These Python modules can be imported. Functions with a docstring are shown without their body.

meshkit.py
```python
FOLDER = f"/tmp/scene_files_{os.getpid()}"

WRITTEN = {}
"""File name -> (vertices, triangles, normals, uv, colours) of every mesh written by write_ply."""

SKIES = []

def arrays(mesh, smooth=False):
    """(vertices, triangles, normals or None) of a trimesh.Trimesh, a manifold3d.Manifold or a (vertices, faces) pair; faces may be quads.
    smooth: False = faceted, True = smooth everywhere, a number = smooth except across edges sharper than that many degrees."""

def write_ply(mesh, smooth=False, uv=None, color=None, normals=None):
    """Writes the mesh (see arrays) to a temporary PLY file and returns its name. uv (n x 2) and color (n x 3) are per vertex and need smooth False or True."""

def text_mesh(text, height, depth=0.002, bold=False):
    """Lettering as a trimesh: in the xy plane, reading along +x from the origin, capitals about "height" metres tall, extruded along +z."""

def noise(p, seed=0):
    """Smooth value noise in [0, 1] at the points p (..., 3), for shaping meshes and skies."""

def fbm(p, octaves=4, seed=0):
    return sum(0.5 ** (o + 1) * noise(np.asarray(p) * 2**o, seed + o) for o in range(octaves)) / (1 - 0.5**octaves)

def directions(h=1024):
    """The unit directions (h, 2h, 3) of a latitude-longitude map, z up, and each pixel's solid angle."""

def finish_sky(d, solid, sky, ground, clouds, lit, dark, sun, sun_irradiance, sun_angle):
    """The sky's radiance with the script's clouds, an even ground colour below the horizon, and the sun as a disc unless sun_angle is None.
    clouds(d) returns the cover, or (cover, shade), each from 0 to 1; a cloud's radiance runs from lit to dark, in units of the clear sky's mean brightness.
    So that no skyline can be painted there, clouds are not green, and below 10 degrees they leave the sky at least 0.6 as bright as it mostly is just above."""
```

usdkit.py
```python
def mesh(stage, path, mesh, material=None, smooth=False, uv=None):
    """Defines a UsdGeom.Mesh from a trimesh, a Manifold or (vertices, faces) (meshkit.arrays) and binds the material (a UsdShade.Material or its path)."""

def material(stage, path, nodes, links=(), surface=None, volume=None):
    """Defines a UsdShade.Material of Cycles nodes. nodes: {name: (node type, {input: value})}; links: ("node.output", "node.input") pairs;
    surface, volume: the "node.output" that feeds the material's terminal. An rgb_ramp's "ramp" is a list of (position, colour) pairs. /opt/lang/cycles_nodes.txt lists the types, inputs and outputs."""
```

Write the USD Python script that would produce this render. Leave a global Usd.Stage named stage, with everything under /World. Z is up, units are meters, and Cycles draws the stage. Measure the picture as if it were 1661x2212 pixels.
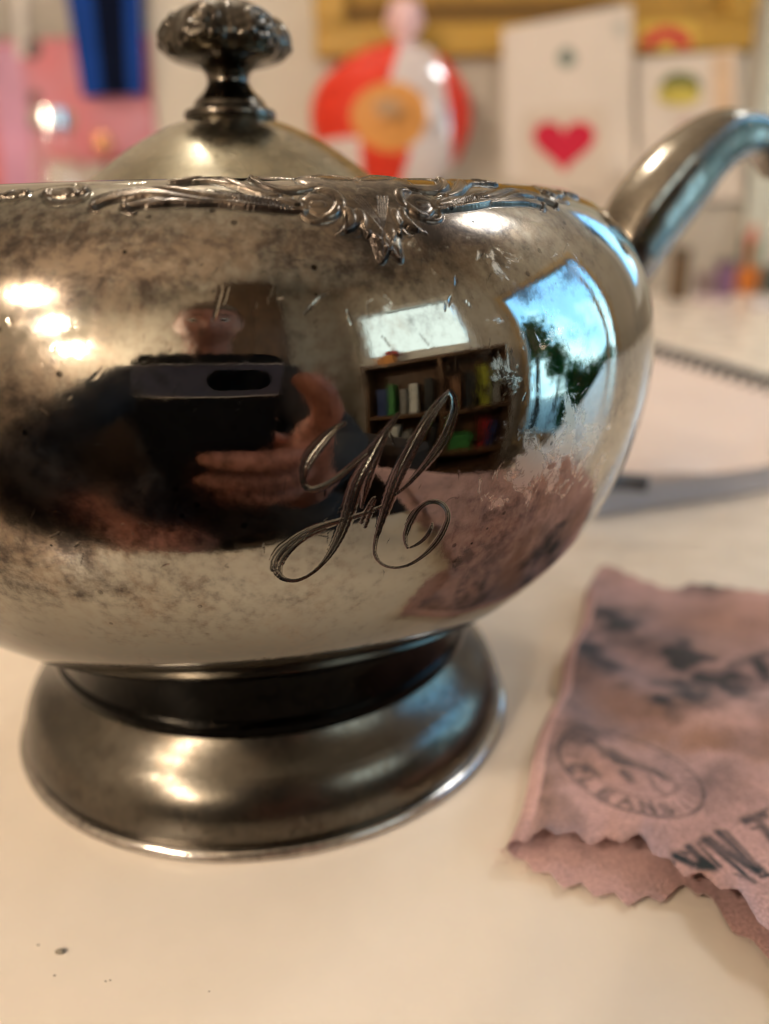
import math, random
import numpy as np, trimesh, usdkit, meshkit
import manifold3d as mf
from scipy.interpolate import CubicSpline
from scipy.spatial import cKDTree
from shapely.geometry import Polygon, Point, LineString, box as sbox
from shapely import affinity
from pxr import Usd, UsdGeom, Gf, Sdf, Vt, UsdShade

rng = np.random.default_rng(7)
random.seed(7)
stage = Usd.Stage.CreateInMemory()
UsdGeom.SetStageUpAxis(stage, 'Z')
UsdGeom.SetStageMetersPerUnit(stage, 1.0)
UsdGeom.Xform.Define(stage, '/World')

# ------------------------------------------------------------------ camera, light levels, exposure
S = 0.055                                   # metres per foot radius of the teapot
PITCH, ROLL = 0.336401, -0.016181
H = 1.911472 * S                            # lens height above the table
AX, AY = -0.506664 * S, 3.079518 * S        # the teapot's axis
FPX, CX, CY = 1750.0, 830.5, 1106.0         # focal length and centre for a 1661 x 2212 picture
EXPOSURE = 0.32
LAMP_POWER, CEILING_POWER, SKY_POWER, BLIND_POWER = 340.0, 150.0, 4.2, 2.5
EYE = np.array([0.0, 0.0, H])
_f = np.array([0, math.cos(PITCH), -math.sin(PITCH)])
_r = np.array([1.0, 0, 0]); _u = np.cross(_r, _f)
RIGHT = math.cos(ROLL) * _r + math.sin(ROLL) * _u
UP = -math.sin(ROLL) * _r + math.cos(ROLL) * _u
FWD = _f
cam = UsdGeom.Camera.Define(stage, '/World/camera')
M = np.eye(4); M[0, :3], M[1, :3], M[2, :3], M[3, :3] = RIGHT, UP, -FWD, EYE
cam.AddTransformOp().Set(Gf.Matrix4d(M.tolist()))
cam.CreateHorizontalApertureAttr(20.955)
cam.CreateVerticalApertureAttr(20.955 * 1024 / 769)
cam.CreateFocalLengthAttr(20.955 * FPX / 1661)
cam.CreateFStopAttr(7.6)
cam.CreateFocusDistanceAttr(0.106)
cam.CreateClippingRangeAttr(Gf.Vec2f(0.01, 200))
cam.CreateExposureAttr(EXPOSURE)


def project(P):
    v = np.asarray(P, float) - EYE
    z = v @ FWD
    return np.stack([CX + FPX * (v @ RIGHT) / z, CY - FPX * (v @ UP) / z], -1)


def ray(x, y):
    d = FWD + (x - CX) / FPX * RIGHT - (y - CY) / FPX * UP
    return d / np.linalg.norm(d)


def on_z(x, y, z=0.0):
    d = ray(x, y)
    return EYE + d * ((z - H) / d[2])


def on_y(x, y, Y):
    d = ray(x, y)
    return EYE + d * (Y / d[1])


# ------------------------------------------------------------------ helpers
used = {}


def numbered(parent, name):
    k = (parent, name); n = used.get(k, 0); used[k] = n + 1
    return f'{parent}/{name}' + (f'_{n:03d}' if n else '')


def tag(prim, label=None, cat=None, group=None, kind=None):
    for k, v in (('label', label), ('category', cat), ('group', group), ('kind', kind)):
        if v:
            prim.SetCustomDataByKey(k, v)
    return prim


def obj(name, mesh, m, parent=None, smooth=False, label=None, cat=None, group=None, kind=None, attrs=None):
    """One Mesh prim under parent (a path), or under /World."""
    path = numbered(parent or '/World', name)
    g = usdkit.mesh(stage, path, mesh, m, smooth=smooth)
    for k, v in (attrs or {}).items():
        UsdGeom.PrimvarsAPI(g).CreatePrimvar(k, Sdf.ValueTypeNames.FloatArray, 'vertex').Set(Vt.FloatArray.FromNumpy(np.asarray(v, np.float32)))
    tag(g.GetPrim(), label, cat, group, kind)
    return path


def thing(name, label, cat, group=None, loc=(0, 0, 0), rz=0):
    path = numbered('/World', name)
    x = UsdGeom.Xform.Define(stage, path)
    x.AddTranslateOp().Set(Gf.Vec3d(*map(float, loc)))
    if rz:
        x.AddRotateZOp().Set(math.degrees(rz))
    tag(x.GetPrim(), label, cat, group)
    return path


cat_mesh = trimesh.util.concatenate


def box(x0, x1, y0, y1, z0, z1, bev=0.0):
    if bev <= 0:
        b = trimesh.creation.box([x1 - x0, y1 - y0, z1 - z0]); b.apply_translation([(x0 + x1) / 2, (y0 + y1) / 2, (z0 + z1) / 2])
        return b
    pts = []
    for x, sx in ((x0, 1), (x1, -1)):
        for y, sy in ((y0, 1), (y1, -1)):
            for z, sz in ((z0, 1), (z1, -1)):
                for k in range(3):
                    o = [bev * sx, bev * sy, bev * sz]; o[k] = 0
                    pts.append([x + o[0], y + o[1], z + o[2]])
    return trimesh.convex.convex_hull(np.array(pts))


def lathe(prof, n=64, cx=0, cy=0, z0=0):
    prof = np.asarray(prof, float)
    t = np.linspace(0, 2 * np.pi, n, endpoint=False)
    v = np.stack([cx + prof[:, 0, None] * np.cos(t), cy + prof[:, 0, None] * np.sin(t), z0 + prof[:, 1, None] + 0 * t], -1)
    return grid_mesh(v, wrap=True)


def grid_mesh(v, wrap=False):
    a, b = v.shape[:2]
    i, j = np.meshgrid(np.arange(a - 1), np.arange(b if wrap else b - 1), indexing='ij')
    j2 = (j + 1) % b
    q = np.stack([i * b + j, i * b + j2, (i + 1) * b + j2, (i + 1) * b + j], -1).reshape(-1, 4)
    f = np.vstack([q[:, [0, 1, 2]], q[:, [0, 2, 3]]])
    return trimesh.Trimesh(v.reshape(-1, 3), f, process=False)


def spline(P, n=60):
    P = np.asarray(P, float)
    d = np.r_[0, np.cumsum(np.linalg.norm(np.diff(P, axis=0), axis=1))]
    return CubicSpline(d, P)(np.linspace(0, d[-1], n))


def tube(P, rad, sides=12, caps=True, up=(0, 0, 1), flat=1.0):
    """Sweep of an oval: rad per point; flat is the ratio of the second half axis."""
    P = np.asarray(P, float); rad = np.broadcast_to(rad, len(P))
    T = np.gradient(P, axis=0); T /= np.linalg.norm(T, axis=1)[:, None]
    up = np.asarray(up, float)
    A = np.cross(T, up); A /= np.maximum(np.linalg.norm(A, axis=1), 1e-9)[:, None]
    B = np.cross(A, T)
    t = np.linspace(0, 2 * np.pi, sides, endpoint=False)
    v = P[:, None] + rad[:, None, None] * (np.cos(t)[None, :, None] * A[:, None] * flat + np.sin(t)[None, :, None] * B[:, None])
    m = grid_mesh(v, wrap=True)
    if caps:
        n = len(m.vertices); vv = np.vstack([m.vertices, P[0], P[-1]]); k = len(P)
        f = [[n, (j + 1) % sides, j] for j in range(sides)] + [[n + 1, (k - 1) * sides + j, (k - 1) * sides + (j + 1) % sides] for j in range(sides)]
        m = trimesh.Trimesh(vv, np.vstack([m.faces, f]), process=False)
    m.fix_normals()
    return m


def prism(poly, depth, M4=None):
    if hasattr(poly, 'geoms'):
        m = cat_mesh([trimesh.creation.extrude_polygon(g, depth, engine='earcut') for g in poly.geoms])
    else:
        m = trimesh.creation.extrude_polygon(poly, depth, engine='earcut')
    if M4 is not None:
        m.apply_transform(M4)
    return m


def mat(name, col, rough=0.5, var=0.08, scale=40, bump=0.0, bscale=200, col2=None, stretch=(1, 1, 1), **kw):
    """Principled with a noise-varied colour and a fine relief."""
    c = np.array(col, float)
    c2 = np.array(col2, float) if col2 is not None else c * (1 - 2 * var)
    c1 = c if col2 is not None else np.clip(c * (1 + var), 0, 1)
    nodes = {'tc': ('geometry', {}), 'mp': ('mapping', {'scale': stretch}), 'n': ('noise_texture', {'scale': scale, 'detail': 5.0, 'roughness': 0.6}),
             'r': ('rgb_ramp', {'ramp': [(0.3, tuple(c1)), (0.7, tuple(c2))]}),
             'p': ('principled_bsdf', {'roughness': rough, **kw})}
    links = [('tc.position', 'mp.vector'), ('mp.vector', 'n.vector'), ('n.fac', 'r.fac'), ('r.color', 'p.base_color')]
    if bump:
        nodes['n2'] = ('noise_texture', {'scale': bscale, 'detail': 4.0})
        nodes['b'] = ('bump', {'strength': 1.0, 'distance': bump})
        links += [('mp.vector', 'n2.vector'), ('n2.fac', 'b.height'), ('b.normal', 'p.normal')]
    return usdkit.material(stage, '/World/Looks/' + name, nodes, links, surface='p.BSDF')


def glow(name, col, power):
    return usdkit.material(stage, '/World/Looks/' + name, {'e': ('emission', {'color': col, 'strength': power})}, surface='e.emission')


# ------------------------------------------------------------------ the room
FLOOR, CEIL = -0.75, 1.85
YW = 1.40                                   # the wall behind the table
POT0 = np.array([0.0, 0.11])


def wall_frame(az, dist):
    """A vertical frame seen from the pot in compass direction az (0 = towards the camera): origin, tangent, inward normal."""
    a = math.radians(az)
    d = np.array([math.sin(a), -math.cos(a)])
    return np.r_[POT0 + d * dist, 0], np.array([math.cos(a), math.sin(a), 0]), np.array([-d[0], -d[1], 0])


def frame_matrix(o, t, n):
    M4 = np.eye(4); M4[:3, 0], M4[:3, 1], M4[:3, 2], M4[:3, 3] = t, [0, 0, 1], n, o
    return M4


m_wall = mat('wall_paint', (0.50, 0.45, 0.385), 0.75, 0.05, 3, 0.0006, 120)
m_ceiling = mat('ceiling_paint', (0.62, 0.58, 0.52), 0.85, 0.04, 3)
m_floor = mat('wood_floor', (0.20, 0.12, 0.07), 0.45, 0.2, 4, stretch=(1, 8, 1))
m_white = mat('white_paint', (0.72, 0.71, 0.67), 0.45, 0.03, 6)
m_tan = mat('pale_wood', (0.52, 0.38, 0.22), 0.5, 0.12, 8, stretch=(6, 6, 1))
m_dark = mat('dark_wood', (0.085, 0.042, 0.02), 0.4, 0.25, 9, stretch=(6, 6, 1))
m_case = mat('brown_wood', (0.13, 0.062, 0.027), 0.45, 0.25, 9, stretch=(6, 6, 1))
m_pane = usdkit.material(stage, '/World/Looks/window_pane', {'t': ('transparent_bsdf', {}), 'g': ('glossy_bsdf', {'roughness': 0.02}), 'f': ('fresnel', {'IOR': 1.45}), 'm': ('mix_closure', {})},
                         [('f.fac', 'm.fac'), ('t.BSDF', 'm.closure1'), ('g.BSDF', 'm.closure2')], surface='m.closure')

C1, C2, C3 = np.array([0.975, -1.45]), np.array([1.80, -0.27]), np.array([1.50, YW])     # the corners on the window side
TH = 0.10
obj('floor', box(-2.0, 2.3, -1.7, 1.7, FLOOR - 0.1, FLOOR), m_floor, kind='structure')
obj('ceiling', box(-2.0, 2.3, -1.7, 1.7, CEIL, CEIL + 0.1), m_ceiling, kind='structure')
obj('wall_left', box(-1.9, -1.8, -1.55, YW + 0.1, FLOOR + 0.001, CEIL - 0.001), m_wall, kind='structure')
obj('wall_behind_camera', box(-1.798, C1[0] + 0.02, -1.55, -1.45, FLOOR + 0.002, CEIL - 0.002), m_wall, kind='structure')


def wall_with_hole(name, a, b, holes):
    """A wall from a to b (plan points), its inner face through them; holes = (u0, u1, z0, z1), u along the wall from a."""
    L = np.linalg.norm(b - a); t = np.r_[(b - a) / L, 0]; n = np.array([t[1], -t[0], 0])       # n points outwards
    p = sbox(0, FLOOR + 0.003, L, CEIL - 0.003)
    for h in holes:
        p = p.difference(sbox(h[0], h[2], h[1], h[3]))
    M4 = frame_matrix(np.r_[a, 0], t, n)
    m = prism(p, TH, M4); m.fix_normals()
    obj(name, m, m_wall, kind='structure')
    return np.r_[a, 0], t, n


def u_of(a, b, az):
    """Where the ray from the pot in direction az meets the wall line."""
    d = np.array([math.sin(math.radians(az)), -math.cos(math.radians(az))])
    t = (b - a) / np.linalg.norm(b - a)
    k = np.linalg.solve(np.stack([d, -t], 1), a - POT0)
    return k[1], k[0]


LA = np.linalg.norm(C2 - C1)
hA = (u_of(C1, C2, 38.5)[0], u_of(C1, C2, 66.5)[0], 0.51, 1.18)
hB = (u_of(C2, C3, 81)[0], u_of(C2, C3, 117.5)[0], -0.50, 0.98)
wA = wall_with_hole('wall_bookcase_side', C1, C2, [hA])
wB = wall_with_hole('wall_window_side', C2, C3, [hB])
hF = (0.78, 1.22, 0.22, 0.85)
a_, b_ = np.array([1.6, YW]), np.array([-1.9, YW])
wF = wall_with_hole('wall_far', a_, b_, [(1.6 - hF[1], 1.6 - hF[0], hF[2], hF[3])])


def window(fr, h, label, mullions, blind=False, m=m_tan):
    o, t, n = fr
    w = thing('window', label, 'window')
    M4 = frame_matrix(o, t, n)
    u0, u1, z0, z1 = h
    e = 0.045
    rim = sbox(u0 - e, z0 - e, u1 + e, z1 + e).difference(sbox(u0 + 0.02, z0 + 0.02, u1 - 0.02, z1 - 0.02))
    g = prism(rim, 0.03, M4); g.apply_translation(-n * 0.028); obj('frame', g, m, w)
    for u in mullions:
        g = prism(sbox(u - 0.024, z0 + 0.021, u + 0.024, z1 - 0.021), 0.03, M4); g.apply_translation(n * 0.012); obj('mullion', g, m, w)
    if blind:
        bz = np.linspace(z0 + 0.03, z1 - 0.021, 40); bu = np.linspace(u0 + 0.021, u1 - 0.021, 12)
        V = np.stack(np.meshgrid(bu, bz, indexing='xy'), -1); D = 0.003 * np.sin(V[..., 1] * 60) + 0.045
        P = o + V[..., 0, None] * t + V[..., 1, None] * np.array([0, 0, 1]) + D[..., None] * n
        obj('blind', grid_mesh(P), glow('daylit_blind', (0.80, 0.97, 1.0), BLIND_POWER), w, smooth=True)
    else:
        g = prism(sbox(u0 + 0.018, z0 + 0.018, u1 - 0.018, z1 - 0.018), 0.003, M4); g.apply_translation(n * 0.05); obj('pane', g, m_pane, w)
    g = prism(sbox(u0 - 0.06, z0 - 0.075, u1 + 0.06, z0 - 0.047), 0.07, M4); g.apply_translation(-n * 0.068); obj('sill', g, m, w)
    return w


window(wA, hA, 'window with white roller blind lit by daylight, above the bookcase', [], blind=True, m=m_white)
window(wB, hB, 'wide wooden window looking out on green trees', [u_of(C2, C3, 113)[0]])
window(wF, (1.6 - hF[1], 1.6 - hF[0], hF[2], hF[3]), 'small pale window in the far wall beyond the papers', [], m=m_white)

# sky outside the windows
tt = np.radians(np.linspace(52, 195, 40)); zz = np.linspace(-4, 9, 14); RS = 9.0
V = np.stack([RS * np.sin(tt)[None] + 0 * zz[:, None], -RS * np.cos(tt)[None] + 0 * zz[:, None], zz[:, None] + 0 * tt], -1)
m_sky = usdkit.material(stage, '/World/Looks/sky_light', {'g': ('geometry', {}), 's': ('separate_xyz', {}), 'mr': ('map_range', {'from_min': -2.0, 'from_max': 9.0}),
    'n': ('noise_texture', {'scale': 0.7, 'detail': 5.0}), 'ma': ('math', {'math_type': 'multiply_add', 'value2': 0.9, 'value3': -0.25}), 'ad': ('math', {'math_type': 'add', 'use_clamp': True}),
    'r': ('rgb_ramp', {'ramp': [(0, (0.78, 0.95, 1.0)), (0.38, (0.50, 0.84, 1.0)), (0.6, (0.22, 0.58, 0.95)), (1, (0.18, 0.45, 1.0))]}), 'e': ('emission', {'strength': SKY_POWER})},
    [('g.position', 's.vector'), ('s.z', 'mr.value'), ('g.position', 'n.vector'), ('n.fac', 'ma.value1'), ('ma.value', 'ad.value1'), ('mr.result', 'ad.value2'), ('ad.value', 'r.fac'), ('r.color', 'e.color')], surface='e.emission')
obj('sky', grid_mesh(V), m_sky, kind='structure')
obj('patio_ground', box(1.9, 8.9, -5, 7.5, -1.3, -1.2), mat('pale_paving', (0.50, 0.53, 0.52), 0.8, 0.2, 3), kind='structure')

m_leaf = usdkit.material(stage, '/World/Looks/leaves', {'g': ('geometry', {}), 'r': ('rgb_ramp', {'ramp': [(0, (0.05, 0.15, 0.04)), (0.6, (0.12, 0.30, 0.09)), (1, (0.30, 0.50, 0.12))]}),
    'd': ('diffuse_bsdf', {}), 't': ('translucent_bsdf', {}), 'm': ('mix_closure', {'fac': 0.4})},
    [('g.random_per_island', 'r.fac'), ('r.color', 'd.color'), ('r.color', 't.color'), ('d.BSDF', 'm.closure1'), ('t.BSDF', 'm.closure2')], surface='m.closure')
m_bark = mat('bark', (0.10, 0.07, 0.05), 0.9, 0.25, 20)


def tree(x, y, h, rad, label, seed, n=1200, kind='tree'):
    g = np.random.default_rng(seed)
    w = thing(kind, label, kind, loc=(x, y, -1.2))
    obj('trunk', tube(spline([[0, 0, 0], [0.03, 0.02, h * .35], [-0.02, 0.04, h * .8]], 12), np.linspace(0.07, 0.03, 12) * h / 2.5, 8), m_bark, w, smooth=True)
    c = g.normal(size=(14, 3)); c = c / np.linalg.norm(c, axis=1)[:, None] * rad * 0.65 * g.random((14, 1)) ** .4 + [0, 0, h * .68]
    p = c[g.integers(0, 14, n)] + g.normal(size=(n, 3)) * rad * 0.2
    a = g.normal(size=(n, 3)); a /= np.linalg.norm(a, axis=1)[:, None]; b = np.cross(a, g.normal(size=(n, 3))); b /= np.linalg.norm(b, axis=1)[:, None]
    L = 0.045 + 0.04 * g.random((n, 1))
    v = np.stack([p - a * L, p + b * L * .5, p + a * L, p - b * L * .5], 1).reshape(-1, 3)
    k = np.arange(n)[:, None] * 4
    obj('crown', trimesh.Trimesh(v, np.vstack([k + [0, 1, 2], k + [0, 2, 3]]), process=False), m_leaf, w)


for i, (az, d, h, rad, lab) in enumerate([(84, 3.6, 2.75, 0.62, 'leafy green tree outside the wide window, nearest its edge by the bookcase'), (99, 4.2, 1.2, 0.6, 'low round green bush outside the wide window, below open sky'),
                                          (110, 3.9, 1.15, 0.6, 'low green bush outside the wide window, beside its wooden mullion'), (91, 5.6, 2.35, 0.75, 'paler tree standing behind the bushes outside the wide window')]):
    a = math.radians(az)
    tree(d * math.sin(a), 0.11 - d * math.cos(a), h, rad, lab, 40 + i)
for i, (az, d, h, rad, lab) in enumerate([(97, 3.3, 0.8, 0.4, 'round bush low outside the wide window, in the middle of its view'), (112, 3.2, 0.85, 0.4, 'round bush low outside the wide window, nearest the mullion')]):
    a = math.radians(az)
    tree(d * math.sin(a), 0.11 - d * math.cos(a), h, rad, lab, 70 + i, 1100, 'bush')

# three globe floor lamp
m_globe = glow('lit_globe', (1.0, 0.84, 0.66), LAMP_POWER)
m_ceil_globe = glow('lit_ceiling_globe', (1.0, 0.92, 0.80), CEILING_POWER)
m_metal = mat('lamp_metal', (0.10, 0.09, 0.08), 0.35, 0.1, metallic=1.0)
w = thing('floor_lamp', 'dark floor lamp with three lit globe bulbs on slanting arms', 'lamp')
LP = []
for az, el, d in ((-50, 38.5, 1.22), (-38.5, 29, 1.32), (-31.5, 20.5, 1.5)):
    a, e = math.radians(az), math.radians(el)
    LP.append(np.array([-0.03 + d * math.cos(e) * math.sin(a), 0.10 - d * math.cos(e) * math.cos(a), 0.095 + d * math.sin(e)]))
base = np.array([-1.25, -0.95, FLOOR])
obj('base', lathe([(0, 0.001), (0.15, 0.001), (0.15, 0.02), (0.03, 0.035), (0, 0.035)], 32, base[0], base[1], FLOOR), m_metal, w, smooth=40)
obj('pole', tube([base + [0, 0, 0.03], base + [0, 0, 0.8], base + [0, 0, 1.55]], 0.013, 10), m_metal, w, smooth=40)
for k, p in enumerate(LP):
    q = base + [0, 0, 1.05 + 0.2 * (2 - k)]
    obj('arm', tube(spline([q, (q + p) / 2 + [0, 0, 0.06], p - [0.045, 0, 0]], 12), 0.007, 8), m_metal, w, smooth=40)
    g = trimesh.creation.icosphere(3, 0.042); g.apply_translation(p); obj('globe', g, m_globe, w, smooth=True)

x, y = -0.43, 1.13
w = thing('ceiling_lamp', 'lit ceiling globe lamp above the table, beyond the teapot lid', 'lamp')
obj('base', lathe([(0.001, 1.849), (0.06, 1.849), (0.055, 1.825), (0.012, 1.82), (0.012, 1.78), (0.001, 1.78)], 24, x, y, 0), m_metal, w, smooth=40)
g = trimesh.creation.icosphere(3, 0.05); g.apply_translation([x, y, 1.735]); obj('globe', g, m_ceil_globe, w, smooth=True)
w = thing('added_light_panel', 'added unseen ceiling light panel that makes the balloon highlight, near the window corner', 'lamp')  # added panel out of view, sized to give the balloon its white highlight
g = prism(sbox(1.10, 0.72, 1.56, 1.18).difference(sbox(1.125, 0.745, 1.535, 1.155)), 0.04); g.apply_translation([0, 0, 1.809]); obj('frame', g, m_metal, w)
obj('diffuser', box(1.1255, 1.5345, 0.7455, 1.1545, 1.815, 1.848), glow('added_panel_glow', (0.92, 0.97, 1.0), 20.0), w)

# tall brown cupboard behind the person
w = thing('cupboard', 'tall dark brown wooden cupboard against the wall behind the person', 'cupboard')
obj('body', box(0.03, 0.40, -1.445, -1.10, FLOOR + 0.002, 1.66, 0.006), m_dark, w)
for k in (0, 1):
    d = obj('door', box(0.038 + k * 0.178, 0.214 + k * 0.178, -1.099, -1.078, FLOOR + 0.06, 1.64, 0.004), m_dark, w)
    obj('handle', box(0.200 + k * 0.022, 0.208 + k * 0.022, -1.077, -1.06, 0.2, 0.32, 0.002), m_metal, d)

# bookcase with books, below the blind
w = thing('bookcase', 'low brown wooden bookcase holding coloured books', 'bookcase')
o, t, nrm = wA
nin = -nrm
u0, u1 = u_of(C1, C2, 38.5)[0], u_of(C1, C2, 73)[0]
MB = frame_matrix(o + nin * 0.003, t, nin)


def wbox(u_a, u_b, z_a, z_b, d0, d1):
    g = prism(sbox(u_a, z_a, u_b, z_b), d1 - d0, MB); g.apply_translation(nin * d0); g.fix_normals()
    return g


DEP = 0.26
ZT, Z1, Z2 = 0.36, -0.14, -0.52
obj('back_panel', wbox(u0, u1, FLOOR + 0.003, ZT, 0, 0.01), m_case, w)
for u in (u0, (u0 + u1) / 2 - 0.012, u1 - 0.024):
    obj('side_panel', wbox(u, u + 0.024, FLOOR + 0.003, ZT, 0.0105, DEP), m_case, w)
for z in (ZT, Z1, Z2, FLOOR + 0.05):
    obj('shelf', wbox(u0 - 0.001, u1 + 0.001, z, z + 0.026, 0.011, DEP + 0.004), m_case, w)
cols = {'green': (0.05, 0.22, 0.05), 'yellow green': (0.40, 0.42, 0.03), 'red': (0.36, 0.02, 0.02), 'white': (0.65, 0.65, 0.6), 'dark blue': (0.02, 0.04, 0.14), 'brown': (0.2, 0.09, 0.04), 'black': (0.02, 0.02, 0.02), 'grey': (0.25, 0.24, 0.22), 'orange': (0.65, 0.25, 0.03)}
m_bk = {k: mat('book_' + k.replace(' ', '_'), v, 0.5, 0.1, 30) for k, v in cols.items()}
books = [(0, 0.04, 'dark blue', .26, .07), (0, 0.12, 'green', .30, .05), (0, 0.22, 'grey', .24, .04), (0, 0.29, 'white', .28, .05), (0, 0.40, 'black', .31, .06), (0, 0.60, 'brown', .27, .05), (0, 0.70, 'black', .30, .07), (0, 0.83, 'yellow green', .34, .055), (0, 0.92, 'grey', .28, .05),
         (1, 0.05, 'brown', .22, .06), (1, 0.14, 'white', .26, .07), (1, 0.25, 'grey', .2, .05), (1, 0.36, 'orange', .16, .04), (1, 0.44, 'black', .24, .05), (1, 0.62, 'green', .12, .16), (1, 0.86, 'red', .25, .05), (1, 0.93, 'dark blue', .22, .04)]
for row, fr, c, hh, wd in books:
    z = (Z1, Z2)[row] + 0.0275
    ua = u0 + 0.026 + fr * (u1 - u0 - 0.1)
    where = ('upper', 'lower')[row]
    nb = ('nearest the case side by the corner', 'between its neighbours') [0 if fr > .9 else 1]
    WHERE = {(0, .22): 'beside the white book', (0, .92): 'at the window end', (0, .40): 'against the middle upright', (0, .70): 'beside the brown book'}.get((row, fr), '')
    obj('book', wbox(ua, ua + wd, z, z + hh, 0.03, 0.2), m_bk[c], label=f'{c} book about {int(hh * 100)} centimetres tall on the {where} bookcase shelf {WHERE}'.strip(), cat='book', group='books in the bookcase')
w = thing('storage_box', 'small orange and red box standing on top of the bookcase', 'box')
obj('body', wbox(u0 + 0.10, u0 + 0.22, ZT + 0.0265, ZT + 0.12, 0.08, 0.2), m_bk['orange'], w)
obj('lid', wbox(u0 + 0.17, u0 + 0.26, ZT + 0.1215, ZT + 0.16, 0.08, 0.2), m_bk['red'], w)

# ------------------------------------------------------------------ the table
m_table = usdkit.material(stage, '/World/Looks/table_laminate', {
    'g': ('geometry', {}), 'n': ('noise_texture', {'scale': 9.0, 'detail': 6.0, 'roughness': 0.65}), 'r': ('rgb_ramp', {'ramp': [(0.3, (0.71, 0.615, 0.515)), (0.7, (0.67, 0.575, 0.475))]}),
    'v': ('voronoi_texture', {'scale': 130.0, 'randomness': 1.0}), 'vn': ('noise_texture', {'scale': 26.0, 'detail': 2.0}),
    'lt': ('math', {'math_type': 'less_than', 'value2': 0.045}), 'gt': ('math', {'math_type': 'greater_than', 'value2': 0.66}), 'mu': ('math', {'math_type': 'multiply'}),
    'mx': ('mix', {'color2': (0.32, 0.25, 0.19)}), 'n2': ('noise_texture', {'scale': 500.0, 'detail': 6.0, 'roughness': 0.7}), 'b': ('bump', {'strength': 0.35, 'distance': 0.00006}),
    'n3': ('noise_texture', {'scale': 40.0, 'detail': 4.0}), 'mr': ('map_range', {'from_min': 0.3, 'from_max': 0.7, 'to_min': 0.17, 'to_max': 0.36}),
    'p': ('principled_bsdf', {'specular_ior_level': 0.5})},
    [('g.position', 'n.vector'), ('n.fac', 'r.fac'), ('g.position', 'v.vector'), ('g.position', 'vn.vector'), ('v.distance', 'lt.value1'), ('vn.fac', 'gt.value1'), ('lt.value', 'mu.value1'), ('gt.value', 'mu.value2'),
     ('mu.value', 'mx.fac'), ('r.color', 'mx.color1'), ('mx.color', 'p.base_color'), ('g.position', 'n2.vector'), ('n2.fac', 'b.height'), ('b.normal', 'p.normal'), ('g.position', 'n3.vector'), ('n3.fac', 'mr.value'), ('mr.result', 'p.roughness')],
    surface='p.BSDF')
YE = 0.030                                  # the table's near edge
w = thing('table', 'cream laminate table with a rounded near edge under the teapot', 'table')
plan = np.array([(-1.2, YE), (0.055, YE), (0.25, 0.112), (0.55, 0.245), (1.30, 0.60), (1.30, 1.36), (-1.2, 1.36)])
def inset(d):
    n_ = len(plan); o_ = []
    for i in range(n_):
        p_, q_, r_ = plan[i - 1], plan[i], plan[(i + 1) % n_]
        e0, e1 = (q_ - p_) / np.linalg.norm(q_ - p_), (r_ - q_) / np.linalg.norm(r_ - q_)
        n0_, n1 = np.array([-e0[1], e0[0]]), np.array([-e1[1], e1[0]])
        o_.append(q_ + (n0_ + n1) / (1 + n0_ @ n1) * d)
    return np.array(o_)
rims = [np.c_[inset(0.012 - 0.012 * math.sin(a)), np.full(len(plan), -0.015 + 0.015 * math.cos(a))] for a in np.linspace(0, np.pi, 13)]
side = grid_mesh(np.array(rims), wrap=True)
cap = np.vstack([rims[0], rims[-1]]); n_ = len(plan)
caps = [[0, i, i + 1] for i in range(1, n_ - 1)] + [[n_, n_ + i + 1, n_ + i] for i in range(1, n_ - 1)]
g = cat_mesh([side, trimesh.Trimesh(cap, caps, process=False)]); g.merge_vertices(); g.fix_normals()
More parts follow.
